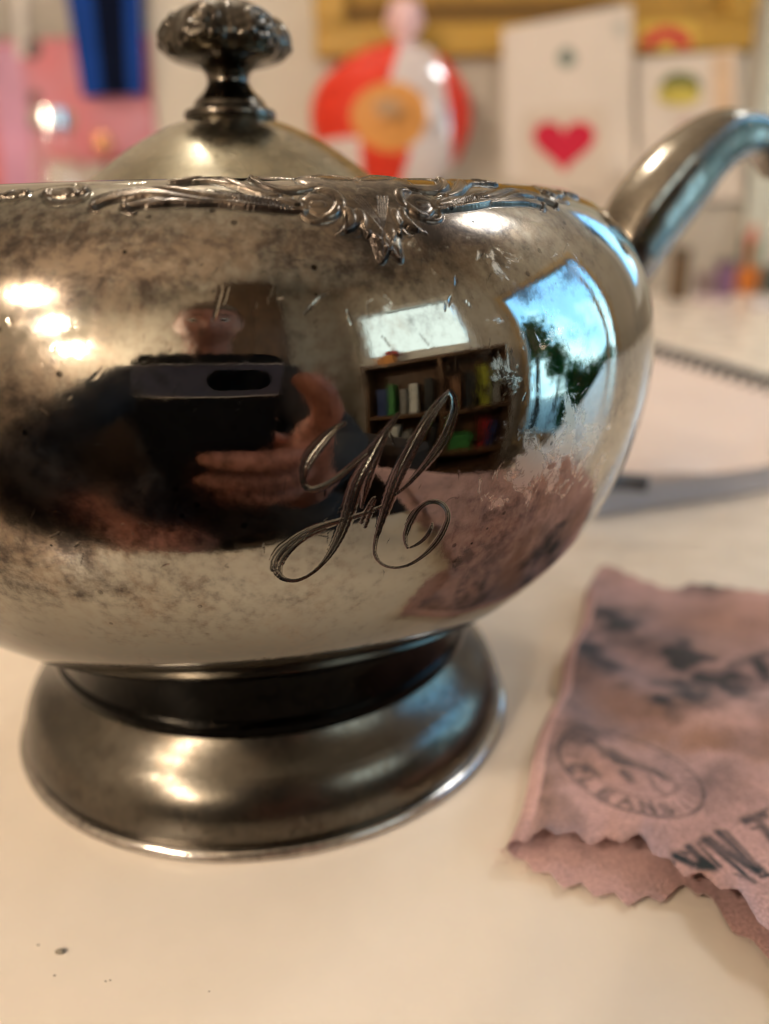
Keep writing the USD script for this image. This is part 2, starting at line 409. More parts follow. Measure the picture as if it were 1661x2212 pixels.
obj('tabletop', g, m_table, w, smooth=30)
for x, ys in ((-1.1, (0.12, 1.26)), (1.2, (0.66, 1.26))):
    for y in ys:
        obj('leg', box(x - 0.03, x + 0.03, y - 0.03, y + 0.03, FLOOR + 0.002, -0.031, 0.004), m_white, w)

# ------------------------------------------------------------------ the teapot
BODY = np.array([[0.8850, 0.6080], [1.1350, 0.7560], [1.3690, 1.0900], [1.4412, 1.3267], [1.4534, 1.5588], [1.3977, 1.7826], [1.2361, 1.9802], [0.956, 1.9926]])
_d = np.r_[0, np.cumsum(np.linalg.norm(np.diff(BODY, axis=0), axis=1))]
_cs = CubicSpline(_d, BODY)
SMAX = _d[-1]
TF = math.atan2(-AY, -AX)                   # plan angle that faces the camera


def prof_at(s):
    return _cs(s), _cs(s, 1)


def body_point(th, s):
    c, d = prof_at(s)
    n = np.hypot(d[..., 0], d[..., 1]); nr, nz = d[..., 1] / n, -d[..., 0] / n
    P = np.stack([AX + S * c[..., 0] * np.cos(th), AY + S * c[..., 0] * np.sin(th), S * c[..., 1] + 0 * th], -1)
    N = np.stack([nr * np.cos(th), nr * np.sin(th), nz + 0 * th], -1)
    return P, N


# lookup: picture position -> point of the plain body
_th, _s = np.meshgrid(TF + np.radians(np.linspace(-88, 88, 900)), np.linspace(0, SMAX, 520))
_P, _N = body_point(_th, _s)
_vis = ((EYE - _P) * _N).sum(-1) > 0
_E = project(_P)
_tree = cKDTree(_E[_vis]); _PV = _P[_vis]


def surf(px):
    """Points of the body's surface at these places of the photograph."""
    d, i = _tree.query(np.asarray(px, float), k=4)
    w_ = 1 / (d + 1e-3) ** 2
    return (_PV[i] * w_[..., None]).sum(-2) / w_.sum(-1)[..., None]


TH_PAL = math.atan2(*(surf([[826, 500]])[0] - [AX, AY, 0])[[1, 0]])


def mirror(P):
    th = np.arctan2(P[:, 1] - AY, P[:, 0] - AX); r = np.hypot(P[:, 1] - AY, P[:, 0] - AX)
    th = 2 * TH_PAL - th
    return np.stack([AX + r * np.cos(th), AY + r * np.sin(th), P[:, 2]], -1)


def turn(P, deg):
    a = math.radians(deg); c, s_ = math.cos(a), math.sin(a)
    x, y = P[:, 0] - AX, P[:, 1] - AY
    return np.stack([AX + c * x - s_ * y, AY + s_ * x + c * y, P[:, 2]], -1)


def stroke(px, w, n=None):
    """A curve through picture positions laid on the body: points and half widths in metres (w in picture px at the middle of the body)."""
    px = np.asarray(px, float)
    k = max(24, int(np.linalg.norm(np.diff(px, axis=0), axis=1).sum() / 1.2))
    q = spline(px, k)
    w = np.interp(np.linspace(0, 1, k), np.linspace(0, 1, len(np.atleast_1d(w))), np.atleast_1d(w)) * 0.0000545
    return surf(q), w


Z3 = lambda L: [(0.5327 * a, 0.5327 * b + 331.8) for a, b in L]                # zoom of the rim's left half
Z2 = lambda L: [(0.6228 * a + 626.7, 0.6228 * b) for a, b in L]               # zoom of its right half
Z6 = lambda L: [(0.3329 * a + 553, 0.3329 * b + 774.2) for a, b in L]         # zoom of the monogram
# (points, half widths, height mm): raised ornament, left half
ridges = [
    (Z3([(0, 180), (40, 165), (100, 150), (112, 168), (60, 188), (10, 196)]), [7, 9, 9, 8, 6, 4], 0.6),
    (Z3([(300, 128), (345, 140), (352, 165), (320, 192), (250, 202), (195, 190), (190, 165), (235, 148), (290, 152), (305, 168), (262, 178)]), [5, 9, 11, 12, 12, 11, 9, 8, 7, 6, 4], 1.0),
    (Z3([(395, 240), (372, 222), (380, 194), (420, 170), (500, 152), (600, 143), (720, 156), (840, 178), (960, 190)]), [5, 8, 9, 10, 12, 13, 12, 10, 6], 1.1),
    (Z3([(548, 243), (512, 232), (503, 212), (540, 192), (590, 178), (660, 178), (760, 192), (860, 208)]), [5, 8, 9, 9, 9, 8, 7, 4], 1.0),
    (Z3([(598, 226), (640, 212), (740, 206), (850, 212), (915, 222)]), [5, 12, 14, 11, 4], 0.7),
    (Z3([(690, 122), (760, 118), (850, 102), (900, 104), (950, 128), (1060, 168), (1200, 208)]), [4, 9, 12, 13, 12, 10, 6], 1.0),
    (Z3([(840, 150), (900, 160), (1000, 185), (1110, 205), (1210, 218)]), [6, 12, 15, 14, 9], 0.8),
    (Z3([(760, 190), (850, 200), (950, 213), (1080, 226), (1230, 244)]), [3, 4, 5, 5, 5], 0.9),
    (Z3([(1190, 104), (1110, 96), (1040, 100), (1012, 112), (1050, 138), (1120, 165), (1180, 180)]), [4, 6, 8, 10, 11, 10, 5], 1.0),
    (Z3([(1240, 165), (1300, 158), (1350, 170), (1376, 205), (1360, 245), (1310, 275), (1250, 270), (1225, 245)]), [5, 8, 10, 12, 12, 11, 8, 5], 1.2),
    (Z3([(1300, 215), (1270, 215)]), [10, 8], 0.4),
    (Z3([(1400, 240), (1425, 275), (1400, 310), (1365, 330)]), [12, 11, 8, 3], 0.9),
    (Z3([(1450, 250), (1465, 295), (1455, 330), (1435, 338)]), [12, 11, 7, 3], 0.9),
    (Z3([(1250, 110), (1350, 105), (1450, 118), (1520, 122), (1600, 112)]), [4, 6, 6, 5, 4], 0.6),
    (Z3([(60, 205), (150, 148), (300, 126), (420, 124), (600, 116)]), [2, 3, 3, 3, 2], 0.4),
]
fills = [
    (Z3([(378, 222), (440, 190), (560, 168), (700, 168), (860, 186), (1000, 202), (1225, 218)]), [8, 19, 24, 26, 24, 24, 22], 0.42),
    (Z3([(690, 125), (800, 116), (900, 120), (1010, 152), (1120, 180)]), [6, 14, 18, 14, 10], 0.4),
    (Z3([(1020, 110), (1080, 138), (1190, 150), (1300, 130)]), [10, 17, 16, 12], 0.4),
    (Z3([(1285, 205), (1315, 220)]), [38, 38], 0.36), (Z3([(190, 165), (260, 165), (340, 158)]), [14, 22, 14], 0.32), (Z3([(0, 175), (60, 168), (105, 162)]), [14, 18, 12], 0.32),
    (Z3([(510, 225), (600, 205), (760, 200), (900, 212)]), [10, 18, 16, 6], 0.4),
    (Z2([(318, 630), (318, 700), (319, 790)]), [72, 62, 40], 0.42), (Z2([(319, 780), (319, 840), (319, 905)]), [38, 26, 4], 0.5),
    (Z2([(262, 680), (266, 760), (268, 822)]), [34, 26, 5], 0.48), (Z2([(215, 690), (222, 760), (196, 806)]), [34, 24, 5], 0.44),
]
centre = [
    (Z2([(262, 810), (290, 860), (318, 912), (345, 862), (372, 812)]), [3, 4, 5, 4, 3], 0.8),
]
veins = [(Z2([(300 + k * 12, 690), (306 + k * 8, 740), (312 + k * 4, 800)]), [1.2, 2, 1], 0.25) for k in range(4)] + \
        [(Z2([(320, 790), (320, 850), (320, 900)]), [2, 2.5, 1], 0.3)] + \
        [(Z3([(900 + 16 * k, 168 + 3.2 * k), (893 + 16 * k, 178 + 3.2 * k), (898 + 16 * k, 190 + 3.1 * k)]), [1.2, 1.8, 1], 0.22) for k in range(19)] + \
        [(Z3([(880 + 16 * k, 152 + 3.6 * k), (872 + 16 * k, 162 + 3.6 * k), (877 + 16 * k, 172 + 3.4 * k)]), [1.2, 1.8, 1], 0.22) for k in range(17)]
# engraved monogram
grooves = [
    (Z6([(572, 424), (500, 465), (420, 545), (345, 640), (310, 725), (306, 800)]), [2, 5, 7, 8, 7, 4], 0.22),
    (Z6([(306, 800), (350, 848), (440, 828), (540, 765), (660, 665), (770, 560), (855, 455), (922, 364)]), [4, 4.5, 4, 4, 4.5, 5, 4, 2], 0.16),
    (Z6([(905, 385), (840, 470), (775, 580), (715, 690), (655, 810), (610, 950), (570, 1080), (518, 1200), (440, 1320), (345, 1405), (245, 1442), (165, 1420), (125, 1360)]), [2, 4, 6, 7.5, 9, 9.5, 9, 8, 6, 3.5, 3, 4, 6], 0.26),
    (Z6([(125, 1360), (150, 1285), (225, 1205), (340, 1125), (475, 1072), (620, 1030), (760, 985), (815, 960)]), [9, 10, 8, 6, 4.5, 3.5, 3, 2], 0.22),
    (Z6([(165, 1425), (160, 1350), (210, 1260), (320, 1165), (450, 1105)]), [3, 4, 4, 3, 2], 0.15),
    (Z6([(850, 470), (795, 600), (738, 740), (700, 880), (688, 965)]), [2, 4.5, 6, 5, 2], 0.2),
    (Z6([(1255, 212), (1180, 290), (1100, 400), (1020, 540), (945, 690), (885, 840), (830, 1000), (790, 1130), (770, 1225), (788, 1305)]), [3, 4, 5, 6.5, 8, 9, 8.5, 6, 4, 3], 0.25),
    (Z6([(788, 1305), (860, 1352), (960, 1350), (1060, 1298), (1160, 1205), (1228, 1090), (1242, 1000), (1195, 938), (1130, 930), (1060, 972), (1000, 1060), (970, 1150), (985, 1228)]), [2.5, 2.5, 3, 4, 5.5, 6.5, 5.5, 4, 3.5, 4.5, 6, 5, 2], 0.2),
    (Z6([(1000, 1226), (1065, 1192), (1120, 1132), (1142, 1072)]), [1.5, 3.5, 4, 2], 0.17),
    (Z6([(1255, 212), (1288, 285), (1270, 400), (1210, 540), (1120, 660), (1020, 780), (900, 885)]), [3, 6, 8, 7, 5, 3.5, 2], 0.22),
    (Z6([(1235, 255), (1160, 360), (1080, 490), (1005, 640), (950, 760), (900, 890)]), [2, 3, 4, 4, 3.5, 2], 0.14),
    (Z6([(690, 1062), (728, 965), (765, 908), (740, 1000), (712, 1092)]), [2, 3, 2.5, 3, 2], 0.15),
]
Z5 = lambda L: [(0.5327 * a + 590, 0.5327 * b + 354) for a, b in L]
dents = [([(657, 678), (680, 655), (713, 628)], [2, 4, 2], 0.10), (Z5([(740, 455), (742, 475), (741, 498)]), [3, 5, 3], 0.12), (Z5([(722, 535), (717, 550), (714, 565)]), [2, 4, 2], 0.1), (Z5([(700, 570), (697, 590)]), [2, 2], 0.07),
         (Z5([(770, 555), (800, 578)]), [2, 2], 0.06), (Z5([(300, 600), (318, 650)]), [2, 2], 0.05), (Z5([(440, 700), (470, 735)]), [2, 2], 0.05),
         ([(478, 625), (470, 655), (462, 690)], [2, 3, 2], 0.07), ([(492, 622), (483, 655)], [2, 2], 0.05), ([(592, 625), (580, 650)], [2, 2], 0.05), ([(225, 790), (205, 815), (190, 825)], [1, 2, 1], 0.03), ([(290, 480), (298, 487)], [4, 4], 0.06),
         ([(18, 690), (25, 700)], [4, 3], 0.08), ([(1030, 560), (1042, 548)], [2, 2], 0.05), ([(905, 720), (925, 745)], [2, 2], 0.04)]
for k in range(85):                         # light scratches of use
    x, y = rng.uniform(60, 1300), rng.uniform(520, 1250); a = rng.normal(-0.9, 0.6); L = rng.uniform(8, 38)
    dents.append(([(x, y), (x + L / 2 * math.cos(a), y + L / 2 * math.sin(a) + rng.normal(0, 2)), (x + L * math.cos(a), y + L * math.sin(a))], [0.8, 1.6, 0.8], rng.uniform(0.015, 0.04)))

# columns and rows of the body mesh: dense where the monogram and the ornament are
hx = surf(Z6([(90, 1350), (1290, 300)])); ha = np.arctan2(hx[:, 1] - AY, hx[:, 0] - AX)
h0, h1 = ha.min() - 0.02, ha.max() + 0.02
c0, c1 = TF - math.radians(74), TF + math.radians(74)
th = np.concatenate([np.arange(c0, h0, 0.0021), np.arange(h0, h1, 0.00115), np.arange(h1, c1, 0.0021), np.linspace(c1, c0 + 2 * np.pi, 330)[:-1]])
def s_of(px):
    P = surf([px])[0]
    return _s[_vis][cKDTree(_PV).query(P)[1]]
s_h0, s_h1 = sorted((s_of((640, 1262)), s_of((960, 835))))
s_o0 = s_of((826, 585))
ss = np.concatenate([np.linspace(0, s_h0, 42)[:-1], np.arange(s_h0, s_h1, 0.0016), np.linspace(s_h1, s_o0, 56)[:-1], np.arange(s_o0, SMAX, 0.0026), [SMAX]])
TH, SS = np.meshgrid(th, ss)
Pb, Nb = body_point(TH, SS)
shape = Pb.shape[:2]
P0 = Pb.reshape(-1, 3)
hgt = np.zeros(len(P0)); grime = np.zeros(len(P0)); cut = np.zeros(len(P0))
idx_tree = cKDTree(P0)


def near(P, w):
    """Vertices within the stroke's reach, their distance and the local half width."""
    ball = np.unique(np.concatenate([np.asarray(b, int) for b in idx_tree.query_ball_point(P[::3], w.max() * 2.2 + 0.0004)]))
    if not len(ball):
        return ball, None, None
    d, i = cKDTree(P).query(P0[ball])
    return ball, d, w[i]


def raise_(P, w, h):
    b, d, ww = near(P, w)
    if len(b):
        x = np.clip(d / ww, 0, 1)
        hgt[b] = np.maximum(hgt[b], h * 0.001 * (1 - x ** 2) ** 0.8 * np.minimum(1, ww / w.max() + 0.25))
        halo = np.exp(-((d / ww - 1.05) / 0.35) ** 2)
        cut[b] = np.maximum(cut[b], halo)


def fill_(P, w, h):
    b, d, ww = near(P, w)
    if len(b):
        x = np.clip(d / ww, 0, 1)
        base[b] = np.maximum(base[b], h * 0.001 * (1 - x ** 6))
        k = (ww - d) / 0.00034
        edge_[b] = np.maximum(edge_[b], np.exp(-np.clip(-k, 0, 9) ** 2 * 1.2) * (k < 0.6))
        inner_[b] = np.maximum(inner_[b], np.clip(k, 0, 1))


def groove(P, w, h, dark=1.0):
    b, d, ww = near(P, w)
    if len(b):
        x = np.clip(d / ww, 0, 3)
        k = (ww / w.max()) ** .5
        sunk[b] = np.maximum(sunk[b], h * 0.001 * k * np.clip(1 - x ** 1.5, 0, 1) * (0.72 + 0.28 * np.cos(x * 7.5)))
        lip[b] = np.maximum(lip[b], 0.10 * h * 0.001 * k * np.exp(-((x - 1.18) / 0.14) ** 2))
        fine = np.maximum(np.exp(-((x - 0.22) / 0.2) ** 2), np.exp(-((x - 0.80) / 0.20) ** 2))
        grime[b] = np.maximum(grime[b], dark * np.where(ww > 0.00016, fine, np.clip(1.25 - x, 0, 1) ** .5))
        if dark > 0.8:
            bright[b] = np.maximum(bright[b], np.exp(-(np.clip(x - 1.1, 0, 9) / 0.5) ** 2) * (x > 1.05))


bright = np.zeros(len(P0))
base = np.zeros(len(P0)); edge_ = np.zeros(len(P0)); inner_ = np.zeros(len(P0))
for px, w_, h_ in fills:
    P, w_ = stroke(px, w_)
    for Q in (P, mirror(P)):
        for deg in (0, 125, 235):
            fill_(turn(Q, deg) if deg else Q, w_, h_)
sunk = np.zeros(len(P0)); lip = np.zeros(len(P0))
for px, w_, h_ in ridges:
    P, w_ = stroke(px, w_)
    for Q in (P, mirror(P)):
        raise_(Q, w_ * 1.0, h_ * 0.6)
        for deg in (125, 235):
            raise_(turn(Q, deg), w_ * 1.0, h_ * 0.6)
for px, w_, h_ in centre:
    P, w_ = stroke(px, w_)
    for Q in (P, mirror(P)):
        raise_(Q, w_ * 1.0, h_ * 0.6)
        for deg in (125, 235):
            raise_(turn(Q, deg), w_ * 1.0, h_ * 0.6)
hgt = base + 0.34 * hgt
orn = hgt.copy()
edge_ *= 1 - inner_
for px, w_, h_ in veins:
    P, w_ = stroke(px, w_)
    for Q in (P, mirror(P)):
        groove(Q, w_ * 1.3, h_ * 0.9, 0.78)
for px, w_, h_ in grooves:
    P, w_ = stroke(px, w_); groove(P, w_ * 1.4, h_ * 1.2, 1.0)
for px, w_, h_ in dents:
    groove(*stroke(px, w_), h_, 0.45)
lipw = np.clip((SS.ravel() - (SMAX - 0.03)) / 0.03, 0, 1)
tot = hgt + lip - sunk
tot[:] = tot * (1 - 0.3 * lipw)
tot += 0.00012 * (meshkit.fbm(P0 * 55, 3, 5) - 0.5)                     # the sheet is not quite true
# blackened hollows of the ornament
grime = np.maximum(grime, np.where(SS.ravel() > s_o0, np.clip(cut, 0, 1) * np.clip(1 - orn / 0.00030, 0, 1) * 0.6, 0))
grime = np.maximum(grime, 0.95 * edge_)
grime = np.maximum(grime, np.where(base > 0.0001, 0.65 * np.clip(cut, 0, 1), 0))
# tarnish: cloudy patches with places of their own
Eb = project(P0); vis = ((EYE - P0) * Nb.reshape(-1, 3)).sum(-1) > 0
tar = np.full(len(P0), 0.30)


def blob(x, y, rx, ry, v, ang=0.0):
    c, s_ = math.cos(ang), math.sin(ang)
    dx, dy = Eb[:, 0] - x, Eb[:, 1] - y
    d = ((dx * c + dy * s_) / rx) ** 2 + ((-dx * s_ + dy * c) / ry) ** 2
    return v * np.exp(-d) * vis


for a in [(250, 540, 480, 110, 0.46), (60, 620, 220, 160, 0.22), (760, 520, 320, 70, 0.30), (1020, 500, 260, 70, 0.46), (900, 600, 220, 50, 0.22), (120, 1020, 260, 190, 0.50), (330, 1110, 230, 80, 0.44), (40, 1180, 200, 80, 0.32), (20, 880, 120, 130, 0.30),
          (690, 720, 100, 130, 0.26), (1060, 830, 70, 120, 0.24), (1180, 1020, 140, 80, 0.28), (1080, 1160, 150, 90, 0.34), (200, 1280, 230, 36, 0.16), (1230, 600, 25, 22, 0.5), (1140, 640, 40, 22, 0.5), (880, 700, 90, 40, 0.12), (330, 640, 160, 60, 0.14),
          (455, 725, 80, 50, 0.08), (600, 1040, 90, 90, 0.20), (450, 850, 200, 60, -0.12), (870, 920, 140, 180, -0.28), (600, 1330, 700, 90, 0.06), (900, 480, 120, 50, 0.25), (1200, 720, 110, 110, -0.26), (840, 1180, 130, 50, -0.12)]:
    tar += blob(*a)
tar += 0.45 * np.clip(orn / 0.0003, 0, 1) - 0.25 * bright
grime = np.maximum(grime, 0.22 * np.clip(orn / 0.0002, 0, 1))
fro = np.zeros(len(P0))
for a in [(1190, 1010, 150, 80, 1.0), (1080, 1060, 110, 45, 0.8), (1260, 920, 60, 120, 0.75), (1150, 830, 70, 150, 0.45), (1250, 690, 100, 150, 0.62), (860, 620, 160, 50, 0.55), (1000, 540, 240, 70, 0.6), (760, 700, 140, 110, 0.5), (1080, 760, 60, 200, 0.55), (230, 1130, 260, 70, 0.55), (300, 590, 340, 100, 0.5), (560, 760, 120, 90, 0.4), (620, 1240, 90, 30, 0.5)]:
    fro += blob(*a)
belly_dim_ = np.clip((1.12 - P0[:, 2] / S + 0.10 * (meshkit.fbm(P0 * 40, 3, 9) - .5)) / 0.22, 0, 1)        # belly colour darkened evenly to dim the table mirrored there
V = P0 + Nb.reshape(-1, 3) * tot[:, None]
# inside of the lip down to the lid's seat
rows = V.reshape(shape + (3,))
inner = []
for r_, z_ in ((0.93, 1.990), (0.905, 1.978), (0.88, 1.955), (0.86, 1.90)):
    inner.append(np.stack([AX + S * r_ * np.cos(th), AY + S * r_ * np.sin(th), S * z_ + 0 * th], -1))
V = np.concatenate([rows, np.array(inner)], 0)
pad = lambda a, v: np.concatenate([a, np.full(len(th) * len(inner), v)])
body_mesh = grid_mesh(V, wrap=True)


def silver(name, tarnish, clean=(0.325, 0.31, 0.265), dull=(0.135, 0.106, 0.083), black=(0.022, 0.017, 0.013), r0=0.03, r1=0.17, attr=False, streak=True, lo=0.18, hi=0.95, coarse=52.0):
    """Tarnished silver plate: cloudy brown film, black specks, hairline polish marks."""
    nodes = {'tc': ('texture_coordinate', {}),
             'n1': ('noise_texture', {'scale': coarse, 'detail': 8.0, 'roughness': 0.68, 'distortion': 0.4}), 'n2': ('noise_texture', {'scale': 620.0, 'detail': 4.0, 'roughness': 0.6}),
             'mp': ('mapping', {'scale': (520, 520, 90)}), 'n3': ('noise_texture', {'scale': 1.0, 'detail': 3.0, 'roughness': 0.7}),
             'vo': ('voronoi_texture', {'scale': 420.0}), 'sc': ('separate_color', {}),
             'a1': ('math', {'math_type': 'multiply_add', 'value2': 1.0, 'value3': -0.5}), 'a2': ('math', {'math_type': 'multiply_add', 'value2': 0.95, 'value3': -0.475}), 'a3': ('math', {'math_type': 'multiply_add', 'value2': 0.35, 'value3': -0.175}),
             's1': ('math', {'math_type': 'add'}), 's2': ('math', {'math_type': 'add'}), 's3': ('math', {'math_type': 'add', 'value2': tarnish}),
             't': ('map_range', {'range_type': 'smoothstep', 'from_min': lo, 'from_max': hi}),
             'hue': ('mix', {'color1': (dull[0] * 1.55, dull[1] * 1.55, dull[2] * 1.5), 'color2': (dull[0] * .42, dull[1] * .43, dull[2] * .48)}),
             'n5': ('noise_texture', {'scale': coarse * 2.6, 'detail': 9.0, 'roughness': 0.74, 'distortion': 0.3}), 'h5': ('map_range', {'range_type': 'smoothstep', 'from_min': 0.41, 'from_max': 0.61}),
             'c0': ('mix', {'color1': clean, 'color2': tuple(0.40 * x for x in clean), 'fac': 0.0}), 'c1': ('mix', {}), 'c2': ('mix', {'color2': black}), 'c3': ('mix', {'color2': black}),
             'pit': ('math', {'math_type': 'less_than', 'value2': 0.17}), 'psel': ('math', {'math_type': 'greater_than', 'value2': 0.72}), 'pt': ('math', {'math_type': 'multiply'}), 'pm': ('math', {'math_type': 'multiply'}), 'pn': ('map_range', {'from_min': 0.35, 'from_max': 0.75}),
             'rr': ('map_range', {'from_min': 0.0, 'from_max': 1.0, 'to_min': r0, 'to_max': r1}), 'rg': ('math', {'math_type': 'multiply_add', 'value2': 0.25, 'use_clamp': True}),
             'gr': ('math', {'math_type': 'multiply', 'value1': 0.0, 'value2': 0.9}),
             'hb': ('math', {'math_type': 'multiply'}), 'b1': ('bump', {'strength': 0.4, 'distance': 0.000028}), 'b2': ('bump', {'strength': 0.10 if streak else 0.03, 'distance': 0.00003}),
             'p': ('principled_bsdf', {'metallic': 1.0})}
    L = [('tc.object', 'n1.vector'), ('tc.object', 'n2.vector'), ('tc.object', 'mp.vector'), ('mp.vector', 'n3.vector'), ('tc.object', 'vo.vector'), ('vo.color', 'sc.color'),
         ('n1.fac', 'a1.value1'), ('n2.fac', 'a2.value1'), ('n3.fac', 'a3.value1'), ('a1.value', 's1.value1'), ('a2.value', 's1.value2'), ('s1.value', 's2.value1'), ('a3.value', 's2.value2'), ('s2.value', 's3.value1'), ('s3.value', 't.value'),
         ('tc.object', 'n5.vector'), ('n5.fac', 'h5.value'), ('h5.result', 'hue.fac'), ('t.result', 'c1.fac'), ('c0.color', 'c1.color1'), ('hue.color', 'c1.color2'), ('c1.color', 'c2.color1'), ('gr.value', 'c2.fac'),
         ('vo.distance', 'pit.value1'), ('sc.r', 'psel.value1'), ('pit.value', 'pt.value1'), ('psel.value', 'pt.value2'), ('pt.value', 'pm.value1'), ('s3.value', 'pn.value'), ('pn.result', 'pm.value2'), ('pm.value', 'c3.fac'),
         ('c2.color', 'c3.color1'), ('c3.color', 'p.base_color'), ('t.result', 'rr.value'), ('gr.value', 'rg.value1'), ('rr.result', 'rg.value3'), ('rg.value', 'p.roughness'),
         ('n2.fac', 'hb.value1'), ('t.result', 'hb.value2'), ('hb.value', 'b1.height'), ('n3.fac', 'b2.height'), ('b2.normal', 'b1.normal'), ('b1.normal', 'p.normal')]
    if attr:
        nodes['ta'] = ('attribute', {'attribute': 'tarnish'}); nodes['ga'] = ('attribute', {'attribute': 'grime'})
        nodes['ha'] = ('attribute', {'attribute': 'belly_dim'})
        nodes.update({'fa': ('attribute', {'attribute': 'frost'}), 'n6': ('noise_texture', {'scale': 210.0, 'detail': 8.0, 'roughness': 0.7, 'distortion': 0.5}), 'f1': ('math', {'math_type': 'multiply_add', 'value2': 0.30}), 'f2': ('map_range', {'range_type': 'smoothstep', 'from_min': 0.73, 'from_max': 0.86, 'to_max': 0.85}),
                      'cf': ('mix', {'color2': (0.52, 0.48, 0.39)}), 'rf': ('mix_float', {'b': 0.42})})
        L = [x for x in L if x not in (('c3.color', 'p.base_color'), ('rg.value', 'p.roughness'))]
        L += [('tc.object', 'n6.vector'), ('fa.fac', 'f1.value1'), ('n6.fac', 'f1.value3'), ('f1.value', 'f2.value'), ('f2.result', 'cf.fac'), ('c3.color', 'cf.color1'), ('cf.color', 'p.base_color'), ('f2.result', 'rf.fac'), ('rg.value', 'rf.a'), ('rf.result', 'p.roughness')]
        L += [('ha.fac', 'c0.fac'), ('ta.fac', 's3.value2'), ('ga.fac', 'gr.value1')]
    return usdkit.material(stage, '/World/Looks/' + name, nodes, L, surface='p.BSDF')


m_silver = silver('tarnished_silver', 0.3, attr=True)
m_dullsilver = silver('dull_silver', 0.42, clean=(0.33, 0.30, 0.225), dull=(0.20, 0.17, 0.115), r0=0.22, r1=0.32)
m_blacksilver = silver('blackened_silver', 0.55, clean=(0.105, 0.09, 0.073), dull=(0.03, 0.024, 0.018), r0=0.14, r1=0.26)
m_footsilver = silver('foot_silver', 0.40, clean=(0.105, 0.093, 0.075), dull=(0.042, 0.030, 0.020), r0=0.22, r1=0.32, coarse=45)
m_rimsilver = silver('rim_silver', 0.35, clean=(0.42, 0.39, 0.36), dull=(0.16, 0.12, 0.10), r0=0.12, r1=0.25)
m_neckdark = silver('neck_mirrored_dark', 0.45, clean=(0.005, 0.0045, 0.004), dull=(0.003, 0.0026, 0.002), r0=0.15, r1=0.26, coarse=45)  # near-black colour stands in for the dark surroundings the neck mirrors

pot = thing('teapot', 'squat tarnished silver teapot with scrolled rim and engraved script H', 'teapot')
obj('body', body_mesh, m_silver, pot, smooth=True, attrs={'tarnish': pad(tar, 0.5), 'grime': pad(grime, 0.4), 'belly_dim': pad(belly_dim_, 0.2), 'frost': pad(np.clip(fro, 0, 1), 0.2)})

R = lambda P: [(a * S, b * S) for a, b in P]


def ring(P, n=220, dens=10):
    P = np.asarray(P, float)
    return lathe(np.asarray(R(P)), n, AX, AY)


def smoothprof(P, n=70):
    return spline(P, n)


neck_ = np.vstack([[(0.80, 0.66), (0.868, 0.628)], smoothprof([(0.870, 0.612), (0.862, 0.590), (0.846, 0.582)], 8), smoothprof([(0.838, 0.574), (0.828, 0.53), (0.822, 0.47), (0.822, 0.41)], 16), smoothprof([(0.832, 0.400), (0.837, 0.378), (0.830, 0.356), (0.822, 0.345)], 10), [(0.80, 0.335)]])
obj('neck', ring(neck_), m_neckdark, pot, smooth=35)
foot = np.vstack([[(0.80, 0.34)], smoothprof([(0.824, 0.343), (0.844, 0.314), (0.868, 0.286), (0.892, 0.262), (0.909, 0.246)], 26), smoothprof([(0.912, 0.242), (0.938, 0.210), (0.962, 0.165), (0.979, 0.115), (0.984, 0.075), (0.980, 0.05)], 34), [(0.975, 0.046), (0.80, 0.04)]])
obj('rim', ring([(0.90, 0.046), (0.978, 0.047), (0.990, 0.046), (1.003, 0.040), (1.010, 0.028), (1.008, 0.012), (1.0, 0.003), (0.97, 0.002), (0.8, 0.02)]), m_rimsilver, pot, smooth=50)
obj('foot', ring(foot), m_footsilver, pot, smooth=35)

lid = np.vstack([[(0.76, 1.925), (0.78, 1.945), (0.775, 1.965), (0.75, 1.975)], smoothprof([(0.735, 1.976), (0.655, 1.982), (0.575, 2.018), (0.475, 2.090), (0.36, 2.170), (0.25, 2.230), (0.16, 2.264), (0.10, 2.278)], 70)])
lid_p = obj('lid', ring(lid), m_dullsilver, pot, smooth=35)
fin = smoothprof([(0.148, 2.262), (0.156, 2.282), (0.148, 2.300), (0.128, 2.306), (0.122, 2.318), (0.105, 2.340), (0.080, 2.366), (0.070, 2.392), (0.078, 2.416), (0.110, 2.434), (0.165, 2.446), (0.204, 2.466), (0.216, 2.500), (0.200, 2.545), (0.165, 2.582), (0.105, 2.615), (0.045, 2.632), (0.004, 2.634)], 130)
tk = np.linspace(0, 2 * np.pi, 240, endpoint=False)
zz_ = fin[:, 1][:, None]; wgt = np.clip((zz_ - 2.425) / 0.03, 0, 1) * np.clip((2.64 - zz_) / 0.03, 0, 1)
ang = tk[None] - TF - 0.12
lob = np.abs(np.sin(3 * ang)) ** 0.55
rk = fin[:, 0][:, None] * (1 - 0.11 * wgt * (1 - lob) + 0.055 * wgt * np.exp(-(np.sin(3 * ang) / 0.10) ** 2))
Pk = np.stack([AX + S * rk * np.cos(tk), AY + S * rk * np.sin(tk), S * zz_ + 0 * rk], -1)
kt = []
